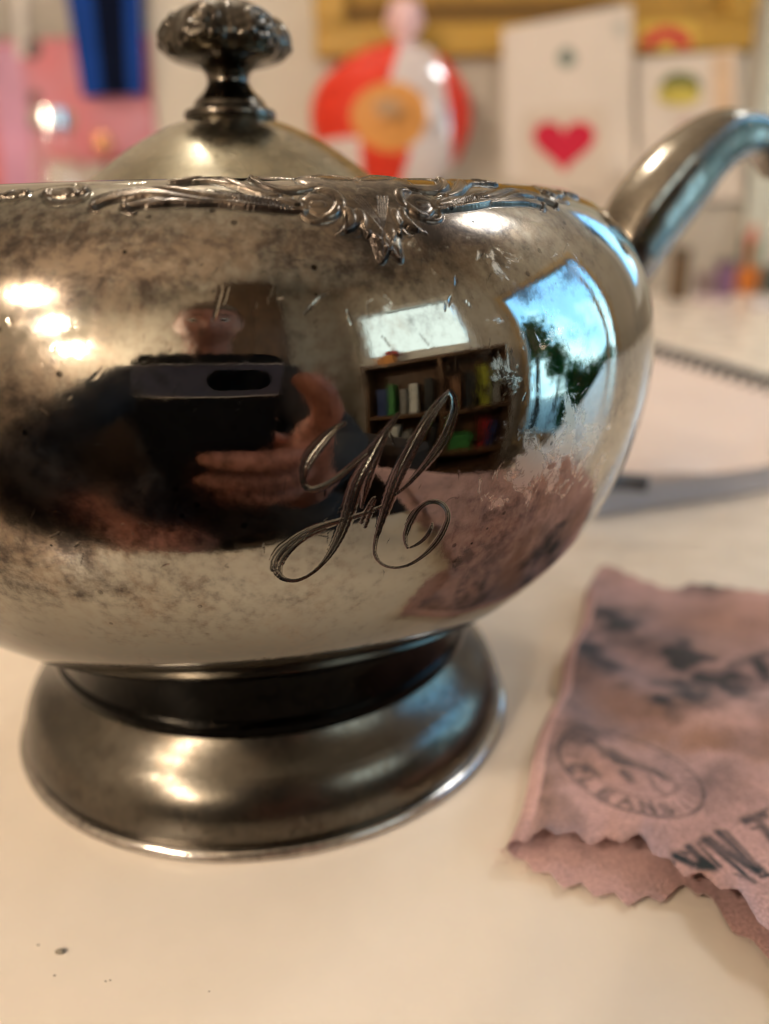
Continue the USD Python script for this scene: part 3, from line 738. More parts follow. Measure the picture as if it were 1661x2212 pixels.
for k in range(6):                          # a scroll and beads on every lobe
    a0 = TF + 0.12 + (k + 0.5) * np.pi / 3
    q = np.linspace(0, 1, 90)
    for sx, du, dz, rr in ((1, 0, 0, 1.0),):
        aa = a0 + 0.30 * (1 - 0.75 * q) * np.cos(q * 8.5) * 1.0; hz = 2.545 + 0.042 * (1 - 0.75 * q) * np.sin(q * 8.5)
        rr_ = np.interp(hz, fin[60:, 1], fin[60:, 0])
        kt.append(np.stack([AX + S * rr_ * np.cos(aa), AY + S * rr_ * np.sin(aa), S * hz, 0 * hz + 0.00055], -1))
    for j in range(7):
        aa = a0 - 0.36 + 0.12 * j; hz = 2.495 + 0.012 * math.sin(j * 1.9); rr_ = np.interp(hz, fin[60:, 1], fin[60:, 0])
        kt.append(np.array([[AX + S * rr_ * math.cos(aa), AY + S * rr_ * math.sin(aa), S * hz, 0.0008]]))
kt = np.vstack(kt)
d, i = cKDTree(kt[:, :3]).query(Pk.reshape(-1, 3))
bump_ = np.clip(1 - (d / (kt[i, 3] * 1.25)) ** 2, 0, 1) * 0.00050
out = Pk.reshape(-1, 3) - [AX, AY, S * 2.47]; out /= np.linalg.norm(out, axis=1)[:, None]
obj('knob', grid_mesh((Pk.reshape(-1, 3) + out * bump_[:, None]).reshape(Pk.shape), wrap=True), m_blacksilver, lid_p, smooth=True)

# spout: its middle line lies in a plane through the axis
TS = TF + math.radians(106)
ds = np.array([math.cos(TS), math.sin(TS), 0]); pn = np.array([-ds[1], ds[0], 0])


def on_spout_plane(x, y):
    dd = ray(x, y); k = ((np.array([AX, AY, 0]) - EYE) @ pn) / (dd @ pn)
    return EYE + dd * k


SP = [((1320, 600), 62), ((1352, 545), 74), ((1385, 486), 78), ((1432, 422), 78), ((1485, 360), 75), ((1535, 314), 66), ((1588, 290), 58), ((1638, 300), 48), ((1668, 326), 42), ((1686, 352), 44)]
cen = np.array([on_spout_plane(*p) for p, _ in SP]); rad = np.array([w_ / FPX * ((c - EYE) @ FWD) for c, (_, w_) in zip(cen, SP)])
cen_s = spline(cen, 70); rad_s = np.interp(np.linspace(0, 1, 70), np.linspace(0, 1, len(rad)), rad)


def spout_mesh(C, Rd, n=56):
    T = np.gradient(C, axis=0); T /= np.linalg.norm(T, axis=1)[:, None]
    B = np.cross(T, pn)                      # in the plane, towards the outside of the bend
    B /= np.linalg.norm(B, axis=1)[:, None]
    t_ = np.linspace(0, 2 * np.pi, n, endpoint=False)
    k = (np.abs(np.cos(t_ + 0.60)) ** 1.35 + np.abs(np.sin(t_ + 0.60)) ** 1.35) ** (-1 / 1.35)
    Rd = Rd * 1.16
    v = C[:, None] + Rd[:, None, None] * (k * np.cos(t_))[None, :, None] * pn * 0.86 + Rd[:, None, None] * (k * np.sin(t_))[None, :, None] * B[:, None]
    return v


vo_ = spout_mesh(cen_s, rad_s); vi = spout_mesh(cen_s[::-1][:30], rad_s[::-1][:30] * 0.84)
obj('spout', grid_mesh(np.concatenate([vo_, vi]), wrap=True), silver('spout_silver', 0.44, clean=(0.28, 0.25, 0.21), dull=(0.12, 0.094, 0.068), r0=0.13, r1=0.28), pot, smooth=40)
# handle on the other side
dh = -ds
hp = [np.array([AX, AY, 0]) + S * (dh * r_ + [0, 0, z_]) for r_, z_ in ((1.30, 1.90), (1.62, 2.16), (2.0, 2.10), (2.12, 1.75), (1.95, 1.35), (1.62, 1.12), (1.36, 1.10))]
obj('handle', tube(spline(hp, 50), np.full(50, 0.0055), 16, up=pn), m_blacksilver, pot, smooth=40)

# ------------------------------------------------------------------ polishing cloth: folded along its edge nearest the pot
ZC = 0.0072
pF, pB = on_z(1133, 1845, 0.003), on_z(1312, 1222, 0.003)
ev = (pB - pF); LV = np.linalg.norm(ev); ev /= LV
eu = np.array([ev[1], -ev[0], 0])
UMAX = 0.125


def uv(x, y, z=ZC):
    P = on_z(x, y, z) - pF
    return np.array([P @ eu, P @ ev])


def edge(px, z):
    Q = np.array([uv(x, y, z) for x, y in px]); Q = Q[np.argsort(Q[:, 0])]
    return Q


def z_top(u, v):
    q = np.stack([u * 26, v * 26, 0 * u], -1)
    z = ZC + 0.0035 * (meshkit.fbm(q, 3, 3) - 0.5) + 0.0012 * np.sin(v * 210 + 60 * u + 2.5 * np.sin(u * 70)) * np.exp(-((v - 0.055) / 0.03) ** 2)
    z = z + 0.004 * np.exp(-(((u - 0.055) / 0.018) ** 2 + ((v - 0.105) / 0.012) ** 2))
    z = z - np.clip(u - 0.045, 0, 1) * 0.055 * np.clip(1 - v / 0.05, 0, 1)
    return np.maximum(z, 0.0024)


eT = edge([(1130, 1800), (1190, 1795), (1260, 1792), (1330, 1798), (1390, 1815), (1430, 1845), (1500, 1865), (1580, 1925), (1661, 2000)], ZC)
eL = edge([(1140, 1868), (1200, 1905), (1290, 1928), (1350, 1945), (1420, 1942), (1480, 1915), (1520, 1925), (1590, 2010), (1661, 2075)], 0.0015)
eB = edge([(1312, 1215), (1400, 1255), (1450, 1275), (1500, 1262), (1560, 1275), (1661, 1298)], ZC)
print('cloth', LV, eT.round(4).tolist(), eL.round(4).tolist(), eB.round(4).tolist())


def edge_at(Q, u, amp, per, ph):
    b = np.interp(u, Q[:, 0], Q[:, 1]) + np.clip(u - Q[-1, 0], 0, 1) * (Q[-1, 1] - Q[-3, 1]) / (Q[-1, 0] - Q[-3, 0])
    k = (u / per + ph) % 1
    return b + amp * (np.abs(2 * k - 1) - 0.5) * 2


ARC = 0.0034 * np.pi
su = np.concatenate([np.arange(-UMAX, 0, 0.0006), np.linspace(0, ARC, 26)[:-1], ARC + np.arange(0, UMAX, 0.00042)])
nv = 330
qv = np.linspace(0, 1, nv)
U, Vv, Zz = [np.zeros((len(su), nv)) for _ in range(3)]
layer = np.zeros((len(su), nv))
for i, s in enumerate(su):
    if s < 0:                                # lower layer, lying on the table
        u = -s
        v0, v1 = edge_at(eL, u, 0.0011, 0.0052, 0.1), edge_at(eB, u, 0.0009, 0.0052, 0.3) - 0.004
        v = v0 + (v1 - v0) * qv
        z = 0.0010 + 0.0012 * meshkit.fbm(np.stack([u * 60 + 0 * v, v * 60, 0 * v + 3], -1), 3, 8) + 0.0022 * np.exp(-((u - 0.045) / 0.006) ** 2) * np.exp(-v / 0.02)
        uu = u + 0 * v
    elif s < ARC:
        a = s / ARC * np.pi
        k = s / ARC
        v0 = (1 - k) * edge_at(eL, 0.0, 0.0011, 0.0052, 0.1) + k * edge_at(eT, 0.0, 0.0012, 0.0052, 0.55)
        v1 = (1 - k) * (edge_at(eB, 0.0, 0.0009, 0.0052, 0.3) - 0.004) + k * edge_at(eB, 0.0, 0.0009, 0.0052, 0.3)
        v = v0 + (v1 - v0) * qv
        zl = 0.0016 + 0 * v; zt = z_top(0 * v, v)
        z = (zl + zt) / 2 - (zt - zl) / 2 * math.cos(a)
        uu = -0.0030 * math.sin(a) + 0.0006 * np.sin(v * 160) + 0 * v
    else:
        u = s - ARC
        v0, v1 = edge_at(eT, u, 0.0012, 0.0052, 0.55), edge_at(eB, u, 0.0009, 0.0052, 0.3)
        v = v0 + (v1 - v0) * qv
        z = z_top(u + 0 * v, v); uu = u + 0.0006 * np.sin(v * 160) * np.exp(-u / 0.01); layer[i] = 1
        z = z + 0.0012 * np.exp(-(v - v0) / 0.004) * math.sin(u * 420)
    U[i], Vv[i], Zz[i] = uu, v, z
C = pF + U[..., None] * eu + Vv[..., None] * ev
C[..., 2] = np.maximum(Zz, 0.0006)
CP = C.reshape(-1, 3)
up_ = layer.ravel() > 0.5
Ec = np.stack([U.ravel(), Vv.ravel()], -1)
ink = np.zeros(len(CP)); soot = np.zeros(len(CP)); rust = np.zeros(len(CP))
cl_tree = cKDTree(Ec[up_]); upi = np.nonzero(up_)[0]


def pen(px, w, v=1.0, raw=False):
    Q = np.asarray(px, float) if raw else np.array([uv(*p) for p in px])
    k = max(8, int(np.linalg.norm(np.diff(Q, axis=0), axis=1).sum() / 0.0002))
    d = np.r_[0, np.cumsum(np.linalg.norm(np.diff(Q, axis=0), axis=1))]
    q = np.stack([np.interp(np.linspace(0, d[-1], k), d, Q[:, j]) for j in (0, 1)], -1)
    b = np.unique(np.concatenate([np.asarray(x, int) for x in cl_tree.query_ball_point(q, w * 1.6)]))
    if len(b):
        dd = cKDTree(q).query(Ec[upi[b]])[0]
        ink[upi[b]] = np.maximum(ink[upi[b]], v * np.clip(1.5 - dd / w, 0, 1))


Z7 = lambda L: [(0.2899 * a + 1179.7, 0.2899 * b + 1695.8) for a, b in L]       # zooms of the cloth
Z8 = lambda L: [(0.3343 * a + 1106, 0.3343 * b + 1437.7) for a, b in L]
# big printed letters
for L, w_ in (([(970, 478), (1245, 590)], .0008), ([(1075, 430), (1250, 590)], .0008), ([(1075, 430), (1165, 545)], .0003), ([(1130, 402), (1300, 585)], .0003), ([(1010, 455), (1065, 470)], .0003),
              ([(1190, 395), (1490, 655)], .0005), ([(1195, 395), (1575, 610)], .0011), ([(1290, 345), (1580, 615)], .0008), ([(1335, 330), (1655, 640)], .0003), ([(1210, 365), (1330, 440)], .0002), ([(1420, 655), (1520, 690)], .0003), ([(1520, 682), (1545, 692)], .0006),
              ([(1480, 270), (1620, 235)], .0009), ([(1560, 250), (1661, 360)], .0009), ([(1540, 325), (1590, 310)], .0003), ([(1620, 205), (1661, 195)], .0002), ([(880, 525), (960, 520)], .0003), ([(900, 512), (945, 508)], .0002),
              ([(1600, 660), (1700, 640)], .0003), ([(1661, 360), (1800, 520)], .0009)):
    pen(Z7(L), w_)
# the oval seal: ring, inner band and its small letters, a figure in the middle
oc = np.array([770, 690.0])


def oval(t, k):
    a, b = 500 * k, 218 * k
    x, y = a * np.cos(t), b * np.sin(t); c, s_ = math.cos(0.40), math.sin(0.40)
    return np.stack([oc[0] + c * x - s_ * y, oc[1] + s_ * x + c * y], -1)


tt_ = np.linspace(0, 2 * np.pi, 90)
pen(Z8(oval(tt_, 1.0)), .00028, .85)
pen(Z8(oval(np.linspace(-0.9, 2.2, 60), 0.60)), .00025, .6)
glyphs = {'S': [[(.9, .85), (.5, 1), (.1, .8), (.3, .55), (.7, .45), (.9, .2), (.5, 0), (.1, .15)]], 'I': [[(.5, 0), (.5, 1)]], 'L': [[(.15, 1), (.15, 0), (.85, 0)]], 'V': [[(.05, 1), (.5, 0), (.95, 1)]], 'E': [[(.85, 1), (.15, 1), (.15, 0), (.85, 0)], [(.15, .5), (.7, .5)]],
          'R': [[(.15, 0), (.15, 1), (.8, .9), (.8, .6), (.15, .5), (.85, 0)]], 'C': [[(.9, .85), (.5, 1), (.1, .7), (.1, .3), (.5, 0), (.9, .15)]], 'A': [[(.05, 0), (.5, 1), (.95, 0)], [(.25, .4), (.75, .4)]], 'N': [[(.1, 0), (.1, 1), (.9, 0), (.9, 1)]]}
for j, ch in enumerate('CLEANS'):            # the worn letters that can be made out below the figure
    t0 = 2.55 - 0.36 * j
    for st in glyphs[ch]:
        pts_ = []
        for gx, gy in st:
            pts_.append(oval(np.array([t0 - (gx - .5) * 0.24]), 0.93 - 0.24 * gy)[0])
        pen(Z8(pts_), .00038, .8)
for j in range(9):
    t0 = 0.55 - 0.22 * j
    pen(Z8([oval(np.array([t0]), .92)[0], oval(np.array([t0 - .05]), .74)[0]]), .0003, .5)
for j in range(7):
    t0 = 2.9 + 0.2 * j
    pen(Z8([oval(np.array([t0]), .92)[0], oval(np.array([t0 + .07]), .72)[0]]), .0004, .55)
pen(Z8([(500, 495), (590, 560), (680, 625), (800, 655), (920, 690), (1000, 740)]), .0009, .85)
pen(Z8([(640, 560), (700, 600), (850, 660)]), .0010, .7)
pen(Z8([(880, 720), (930, 800), (1000, 838), (1060, 815), (1085, 775)]), .0005, .6)
pen(Z8([(720, 690), (770, 745)]), .0009, .8)
pen(Z8([(480, 640), (560, 695)]), .0008, .6)
pen(Z8([(930, 580), (1010, 600)]), .0006, .4)
pen(Z8([(520, 500), (560, 545), (590, 590)]), .0010, .7)
# black polish stains and brown ones
WARP = 0.016 * np.stack([meshkit.fbm(np.c_[Ec * 130, 0 * ink + 3], 5, 31) - .5, meshkit.fbm(np.c_[Ec * 130, 0 * ink + 9], 5, 32) - .5], -1)
Z9 = lambda a, b: (0.4334 * a + 1032, 0.4334 * b + 1142.8)
for arr, L in ((soot, [(690, 450, 130, 60, .75), (820, 520, 90, 60, .6), (610, 610, 160, 90, .75), (1050, 640, 90, 40, .95), (930, 590, 80, 30, .5), (1000, 820, 140, 60, 1.0), (1180, 780, 120, 50, .95), (1320, 800, 90, 40, .7), (1400, 690, 80, 50, .9), (1100, 285, 70, 30, .75), (820, 890, 90, 40, .45),
                       (430, 900, 60, 300, .55), (330, 1150, 40, 260, .5), (520, 720, 90, 90, .5), (470, 1010, 120, 50, .55), (1230, 1290, 90, 50, .45), (680, 1010, 70, 40, .4), (560, 880, 220, 80, .3), (1250, 1050, 220, 60, .28), (300, 1330, 120, 40, .25), (900, 720, 300, 40, .4), (1420, 900, 100, 60, .4), (520, 600, 200, 260, .55), (640, 520, 120, 70, .5), (900, 560, 330, 150, .4), (760, 800, 260, 60, .4), (430, 1000, 70, 150, .4), (380, 800, 90, 200, .4), (700, 1050, 420, 110, .25), (1000, 300, 60, 25, .5)]),
               (rust, [(850, 900, 180, 60, .7), (1050, 1060, 160, 50, .8), (330, 1250, 80, 90, .6), (1200, 480, 160, 90, .5), (1420, 1050, 90, 80, .6), (700, 170, 90, 40, .4), (1200, 330, 120, 40, .3), (500, 1200, 160, 60, .3)])):
    for a, b, rx, ry, v in L:
        q0 = uv(*Z9(a, b)); qx = uv(*Z9(a + 1.7 * rx, b)) - q0; qy = uv(*Z9(a, b + 1.7 * ry)) - q0
        J = np.linalg.inv(np.stack([qx, qy], 1)); dd = (Ec + WARP - q0) @ J.T
        arr[up_] = np.maximum(arr[up_], v * np.exp(-(dd[up_] ** 2).sum(1) * 0.9))
nz = meshkit.fbm(np.c_[Ec * 240, 0 * ink], 4, 21)
ink *= np.clip(0.55 + 0.9 * (nz - 0.2), 0.3, 1)
soot *= 1.05 * np.clip(0.55 + 2.2 * (meshkit.fbm(np.c_[Ec * 130, 0 * ink], 4, 22) - 0.15), 0.35, 1.3)
# thickness: a second sheet just under the first, closed along the edge
Nn = trimesh.Trimesh(CP, grid_mesh(C).faces, process=False).vertex_normals.reshape(C.shape)
sh = grid_mesh(C)
m_cloth = usdkit.material(stage, '/World/Looks/polishing_cloth', {
    'g': ('texture_coordinate', {}), 'n': ('noise_texture', {'scale': 60.0, 'detail': 6.0, 'roughness': 0.65}), 'r': ('rgb_ramp', {'ramp': [(0.3, (0.62, 0.385, 0.35)), (0.5, (0.55, 0.335, 0.31)), (0.7, (0.38, 0.24, 0.23))]}),
    'ai': ('attribute', {'attribute': 'ink'}), 'as': ('attribute', {'attribute': 'soot'}), 'ar': ('attribute', {'attribute': 'rust'}),
    'm0': ('mix', {'color2': (0.40, 0.20, 0.115)}), 'm1': ('mix', {'color2': (0.045, 0.043, 0.046)}), 'm2': ('mix', {'color2': (0.018, 0.03, 0.036)}),
    'k': ('math', {'math_type': 'multiply', 'value2': 1.0, 'use_clamp': True}), 'n2': ('noise_texture', {'scale': 1900.0, 'detail': 4.0}), 'b': ('bump', {'strength': 1.0, 'distance': 0.0005}), 'nf': ('rgb_ramp', {'ramp': [(0.35, (0.72, 0.72, 0.72)), (0.65, (1.12, 1.1, 1.1))]}), 'mf': ('mix', {'mix_type': 'multiply', 'fac': 1.0}),
    'p': ('principled_bsdf', {'roughness': 0.95, 'sheen_weight': 0.15, 'sheen_roughness': 0.4, 'sheen_tint': (1.0, 0.85, 0.85), 'specular_ior_level': 0.2})},
    [('g.object', 'n.vector'), ('n.fac', 'r.fac'), ('r.color', 'm0.color1'), ('ar.fac', 'm0.fac'), ('m0.color', 'm1.color1'), ('as.fac', 'k.value1'), ('k.value', 'm1.fac'), ('n2.fac', 'nf.fac'), ('m1.color', 'mf.color1'), ('nf.color', 'mf.color2'), ('mf.color', 'm2.color1'), ('ai.fac', 'm2.fac'), ('m2.color', 'p.base_color'),
     ('g.object', 'n2.vector'), ('n2.fac', 'b.height'), ('b.normal', 'p.normal')], surface='p.BSDF')
w = thing('polishing_cloth', 'folded pink polishing cloth, stained black, with printed oval seal', 'cloth')
obj('sheet', sh, m_cloth, w, smooth=True, attrs={'ink': ink, 'soot': np.clip(soot, 0, 1), 'rust': np.clip(rust, 0, 1)})
# loose fibres at the corner
fb = []
for k in range(16):
    x, y = 1110 + rng.normal(0, 16), 1858 + rng.normal(0, 12); a = rng.uniform(0, 6.3); L = rng.uniform(14, 40)
    q = [on_z(x + L * q_ * math.cos(a + q_ * 1.2), y + L * q_ * .5 * math.sin(a + q_ * 1.2), 0.0004 + 0.0008 * rng.random()) for q_ in (0, .4, .8, 1.2)]
    fb.append(tube(np.array(q), 0.00005, 4))
for k in range(70):
    u_ = rng.uniform(0, 0.07); top = rng.random() < .5
    e_ = edge_at(eT if top else eL, np.array([u_]), 0.0011, 0.0052, 0.55 if top else .1)[0]
    p = pF + eu * u_ + ev * (e_ + 0.0004); p[2] = (z_top(np.array([u_]), np.array([e_]))[0] if top else 0.0015)
    fb.append(tube(np.array([p, p - ev * 0.0008 * rng.random() + eu * rng.normal(0, .0004), p - ev * rng.uniform(.0006, .0018) + eu * rng.normal(0, .0007) + [0, 0, rng.normal(0, .0003)]]), 0.000045, 4))
m_fluff = mat('cloth_fluff', (0.52, 0.33, 0.31), 0.95, 0.1)
obj('loose_threads', cat_mesh(fb), m_fluff, w, kind='stuff')

# crumbs on the table
m_crumb = mat('crumb', (0.22, 0.18, 0.13), 0.8, 0.3, 3000)
crs = [((130, 2058), 8, 'largest grey crumb on the bare table, in front of the foot'), ((83, 2042), 2.2, 'tiny dark crumb just beyond the largest crumb'), ((118, 2108), 2.2, 'pale tiny crumb just on the near side of the largest crumb'), ((228, 2120), 1.8, 'tiny crumb, the outer one of a close pair on the bare table'), ((238, 2118), 1.8, 'tiny crumb, the inner one of a close pair on the bare table'), ((452, 2142), 1.6, 'single tiny crumb alone on the bare table below the foot')]
for (x, y), rpx, lab in crs:
    p = on_z(x, y); k = rpx / FPX * ((p - EYE) @ FWD)
    g = trimesh.creation.icosphere(2, 1.0); v = g.vertices * (1 + 0.35 * (meshkit.noise(g.vertices * 2.2 + x, 2)[:, None] - .5)); g = trimesh.Trimesh(v * [k * 1.35, k * .9, k * .6], g.faces); g.apply_translation(p + [0, 0, k * 0.45])
    obj('crumb', g, m_crumb, smooth=True, label=lab, cat='crumb', group='crumbs on the table')

# spiral notebook lying behind the cloth
m_page = mat('notebook_cover', (0.64, 0.52, 0.46), 0.6, 0.05, 12)
m_pages = mat('paper_edges', (0.52, 0.50, 0.53), 0.8, 0.1, 10, stretch=(1, 1, 60))
m_wire = mat('dark_wire', (0.05, 0.045, 0.04), 0.5, 0.1)
n0, n1_ = on_z(1262, 1118), on_z(1720, 1052)
m0_, m1_ = on_z(1330, 772), on_z(1720, 905)
w = thing('notebook', 'closed spiral notebook with pale pinkish cover lying behind the cloth', 'notebook')
TN = 0.013


def sheet_between(a, b, c, d, z0, z1, wave=0.0):
    n_ = 24; q = np.linspace(0, 1, n_)
    lo = np.array([[(1 - j) * ((1 - i) * a + i * b) + j * ((1 - i) * d + i * c) for i in q] for j in q])
    zt = z1 + wave * (np.sin(q * 7.0)[None] * np.exp(-q * 5)[:, None])
    T = lo.copy(); T[..., 2] = zt; B = lo.copy(); B[..., 2] = z0
    t_, b_ = grid_mesh(T), grid_mesh(B); b_.invert()
    rim = np.concatenate([np.stack([T[0], B[0]]), ], 0)
    loop_T = np.concatenate([T[0], T[1:, -1], T[-1, -2::-1], T[-2:0:-1, 0]]); loop_B = np.concatenate([B[0], B[1:, -1], B[-1, -2::-1], B[-2:0:-1, 0]])
    s_ = grid_mesh(np.stack([loop_B, loop_T]), wrap=True)
    g = cat_mesh([t_, b_, s_]); g.merge_vertices(); g.fix_normals()
    return g


obj('pages', sheet_between(n0, n1_, m1_, m0_, 0.0006, TN - 0.0014), m_pages, w)
lift = 0.004 * (n0 - m0_) / np.linalg.norm(n0 - m0_)
obj('cover', sheet_between(n0 + lift, n1_ + lift, m1_, m0_, TN - 0.0008, TN + 0.0006, 0.0022), m_page, w, smooth=40)
dl = (m1_ - m0_) / np.linalg.norm(m1_ - m0_); dn = np.array([-dl[1], dl[0], 0])
for k in range(1, 40):
    c = m0_ + dl * (0.0125 * k) - dn * 0.004
    if np.dot(c - m1_, dl) > -0.004:
        break
    t_ = np.linspace(0, 2 * np.pi, 18)
    P = c + np.stack([dl * (0.0008 * q) + dn * (0.0095 * math.cos(q)) + np.array([0, 0, 0.0102 + 0.0092 * math.sin(q)]) for q in t_])
    obj('wire_loop', tube(P, 0.0017, 6), m_wire, w, smooth=True)
obj('pencil', tube(spline([on_z(1290, 1052, .02), on_z(1340, 1040, .02), on_z(1400, 1047, .019)], 14), np.full(14, 0.0032), 8), mat('grey_plastic', (0.07, 0.07, 0.08), 0.5), None, smooth=True, label='short dark grey pencil stub lying on the near edge of the notebook', cat='pencil')

# ------------------------------------------------------------------ things on the far wall
YB = YW - 0.002


def wall_poly(px, y=None):
    Y = YB if y is None else y
    return Polygon([(on_y(a, b, Y)[0], on_y(a, b, Y)[2]) for a, b in px])


WALL4 = lambda y: np.array([[1.0, 0, 0, 0], [0, 0, -1, y], [0, 1, 0, 0], [0, 0, 0, 1]])


def plate(px, y0, th, y=None):
    """A flat piece with this outline, its back at distance y0 in front of the wall."""
    p = wall_poly(px, YB - y0 if y is None else y) if not isinstance(px, Polygon) else px
    g = prism(p, th, WALL4(YB - y0)); g.fix_normals()
    return g


def round_px(cx, cy, rx, ry, n=28, a0=0, a1=2 * np.pi):
    t_ = np.linspace(a0, a1, n, endpoint=False)
    return [(cx + rx * math.cos(q), cy + ry * math.sin(q)) for q in t_]


m_mustard = mat('mustard_wood', (0.40, 0.225, 0.025), 0.5, 0.1, 10, stretch=(1, 6, 6))
m_mustard_dark = mat('recess_brown', (0.14, 0.068, 0.006), 0.8, 0.15, 60)
m_mustard_mid = mat('golden_cork', (0.34, 0.19, 0.03), 0.8, 0.12, 60)
m_paper = mat('white_paper', (0.60, 0.52, 0.455), 0.8, 0.03, 8)
m_paper2 = mat('cream_paper', (0.55, 0.46, 0.385), 0.8, 0.03, 8)
m_red = mat('red_print', (0.48, 0.008, 0.035), 0.9, 0.05, 10)
m_green_ink = mat('grey_green_ink', (0.16, 0.19, 0.16), 0.7, 0.1)
w = thing('pin_board', 'mustard yellow pin board with wooden frame high on the far wall', 'board')
pbx0, pbx1 = on_y(682, 60, YB)[0], on_y(1618, 60, YB)[0]
pz0, pz1, pz2 = on_y(850, 128, YB)[2], on_y(850, 60, YB)[2], on_y(850, 18, YB)[2]
pz3 = pz2 + 0.42
obj('bottom_rail', box(pbx0, pbx1, YB - 0.026, YB - 0.001, pz0, pz1, 0.003), m_mustard, w)
obj('cork', box(pbx0 + 0.045, pbx1 - 0.045, YB - 0.012, YB - 0.0015, pz1 + 0.0005, pz3 - 0.045), m_mustard_mid, w)
obj('strip', box(pbx0 + 0.046, pbx1 - 0.2, YB - 0.017, YB - 0.0125, pz1 + 0.001, pz2 + 0.004), m_mustard_dark, w)  # the dark recess above the rail, put in as a brown strip
for x in (pbx0, pbx1 - 0.045):
    obj('side_rail', box(x, x + 0.0445, YB - 0.026, YB - 0.001, pz1 + 0.0005, pz3, 0.003), m_mustard, w)
obj('top_rail', box(pbx0 + 0.0455, pbx1 - 0.0455, YB - 0.026, YB - 0.001, pz3 - 0.0445, pz3, 0.003), m_mustard, w)
w = thing('rainbow_card', 'small yellow card with a red arch pinned over the board', 'card')
obj('sheet', plate([(1385, 50), (1500, 45), (1505, 108), (1388, 112)], 0.0275, 0.001), mat('yellow_paper', (0.55, 0.36, 0.06), 0.8), w)
arch = [(1386, 104)] + round_px(1440, 102, 54, 44, 16, np.pi, 2 * np.pi) + [(1494, 104), (1470, 104)] + round_px(1438, 104, 24, 20, 12, np.pi, 2 * np.pi)[::-1] + [(1414, 104)]
obj('red_arch', plate(wall_poly(arch, YB - 0.029).buffer(0), 0.0286, 0.0008), m_red, w)

w = thing('paper_sheet', 'tall white paper with one small green blot above the heart card', 'paper')
obj('sheet', plate([(1085, 62), (1365, 8), (1368, 270), (1372, 372), (1090, 392)], 0.0345, 0.001), m_paper, w)
obj('green_blot', plate(round_px(1224, 125, 20, 22), 0.0357, 0.0006), m_green_ink, w)
obj('grey_blot', plate(round_px(1338, 62, 14, 18), 0.0357, 0.0006), mat('pale_grey_ink', (0.45, 0.43, 0.38), 0.7), w)
w = thing('heart_card', 'small white card bearing one large red heart', 'card')
obj('sheet', plate([(1130, 238), (1308, 226), (1314, 412), (1135, 425)], 0.0365, 0.001), m_paper2, w)
hq = np.linspace(0, 2 * np.pi, 60)
hx_, hy_ = 16 * np.sin(hq) ** 3, 13 * np.cos(hq) - 5 * np.cos(2 * hq) - 2 * np.cos(3 * hq) - np.cos(4 * hq)
obj('heart', plate([(1218 + 4.2 * a, 309 - 3.9 * b) for a, b in zip(hx_, hy_)], 0.0376, 0.0012), m_red, w)
w = thing('drawing', 'white sheet with an olive green and yellow figure drawn on it', 'drawing')
obj('sheet', plate([(1376, 128), (1592, 108), (1604, 430), (1382, 440)], 0.0300, 0.001), m_paper, w)
obj('tan_strip', plate([(1538, 118), (1582, 114), (1586, 300), (1542, 304)], 0.0312, 0.0006), mat('tan_paper', (0.60, 0.42, 0.28), 0.8), w)
obj('green_top', plate(round_px(1470, 186, 44, 30), 0.0312, 0.0006), mat('olive_ink', (0.10, 0.12, 0.03), 0.8), w)
obj('yellow_body', plate(round_px(1466, 206, 48, 22), 0.0320, 0.0006), mat('mustard_ink', (0.50, 0.40, 0.07), 0.8), w)
obj('pink_mark', plate(round_px(1500, 268, 40, 12), 0.0312, 0.0006), mat('faded_ink', (0.45, 0.30, 0.28), 0.8), w)
w = thing('paper_sheet', 'plain cream paper hanging lowest, below the drawing', 'paper')
obj('sheet', plate([(1100, 300), (1440, 330), (1448, 520), (1105, 500)], 0.0280, 0.001), m_paper2, w)

# glossy round balloon
bc = on_y(845, 268, YB - 0.10); br = 168 / FPX * ((bc - EYE) @ FWD)
ico = trimesh.creation.icosphere(5, 1.0); v = ico.vertices.copy()
v[:, 0] *= 1 + 0.05 * np.sin(v[:, 2] * 2.6 + 0.6); v[:, 2] *= 1 + 0.05 * np.sin(v[:, 0] * 3.1)
Vw = v * [br, 0.068, br * 0.93] + bc
pe = project(Vw); fr_ = (v[:, 1] < 0.25)
ri, wh, og = np.zeros(len(v)), np.zeros(len(v)), np.zeros(len(v))
front = v[:, 1] < 0.3
fx, fz = v[:, 0], v[:, 2]
band = fx * 0.75 - fz * 0.66                  # stripes run slanting over the front
red = (fx < -0.12 + 0.35 * (fz - 0.2)) | (fx > 0.68 - 0.22 * fz) | ((fx < 0.10) & (fz < -0.42))
red &= ~((fx < -0.45) & (fz < -0.18))
m_b_red = mat('balloon_red', (0.52, 0.03, 0.012), 0.5, 0.05, 4, specular_ior_level=0.2); m_b_white = mat('balloon_white', (0.50, 0.43, 0.43), 0.10, 0.04, 4, coat_weight=1.0, coat_ior=2.1); m_b_or = mat('balloon_orange', (0.50, 0.21, 0.04), 0.6, 0.06, 6)
cenf = ico.triangles_center
rf = lambda p: (((p[:, 0] < -0.10 + 0.30 * (p[:, 2] - 0.2)) | (p[:, 0] > 0.70 - 0.20 * p[:, 2]) | ((p[:, 0] < 0.16 + 0.30 * (p[:, 2] + 0.6)) & (p[:, 2] < -0.35))) & ~((p[:, 0] < -0.40) & (p[:, 2] < -0.22)))
of = lambda p: ((p[:, 0] + 0.03) / 0.46) ** 2 + ((p[:, 2] - 0.02) / 0.42) ** 2 < 1
isr, iso = rf(cenf), of(cenf) & (cenf[:, 1] < 0)
w = thing('balloon', 'shiny round red and white balloon with an orange patch hanging on the far wall', 'balloon')
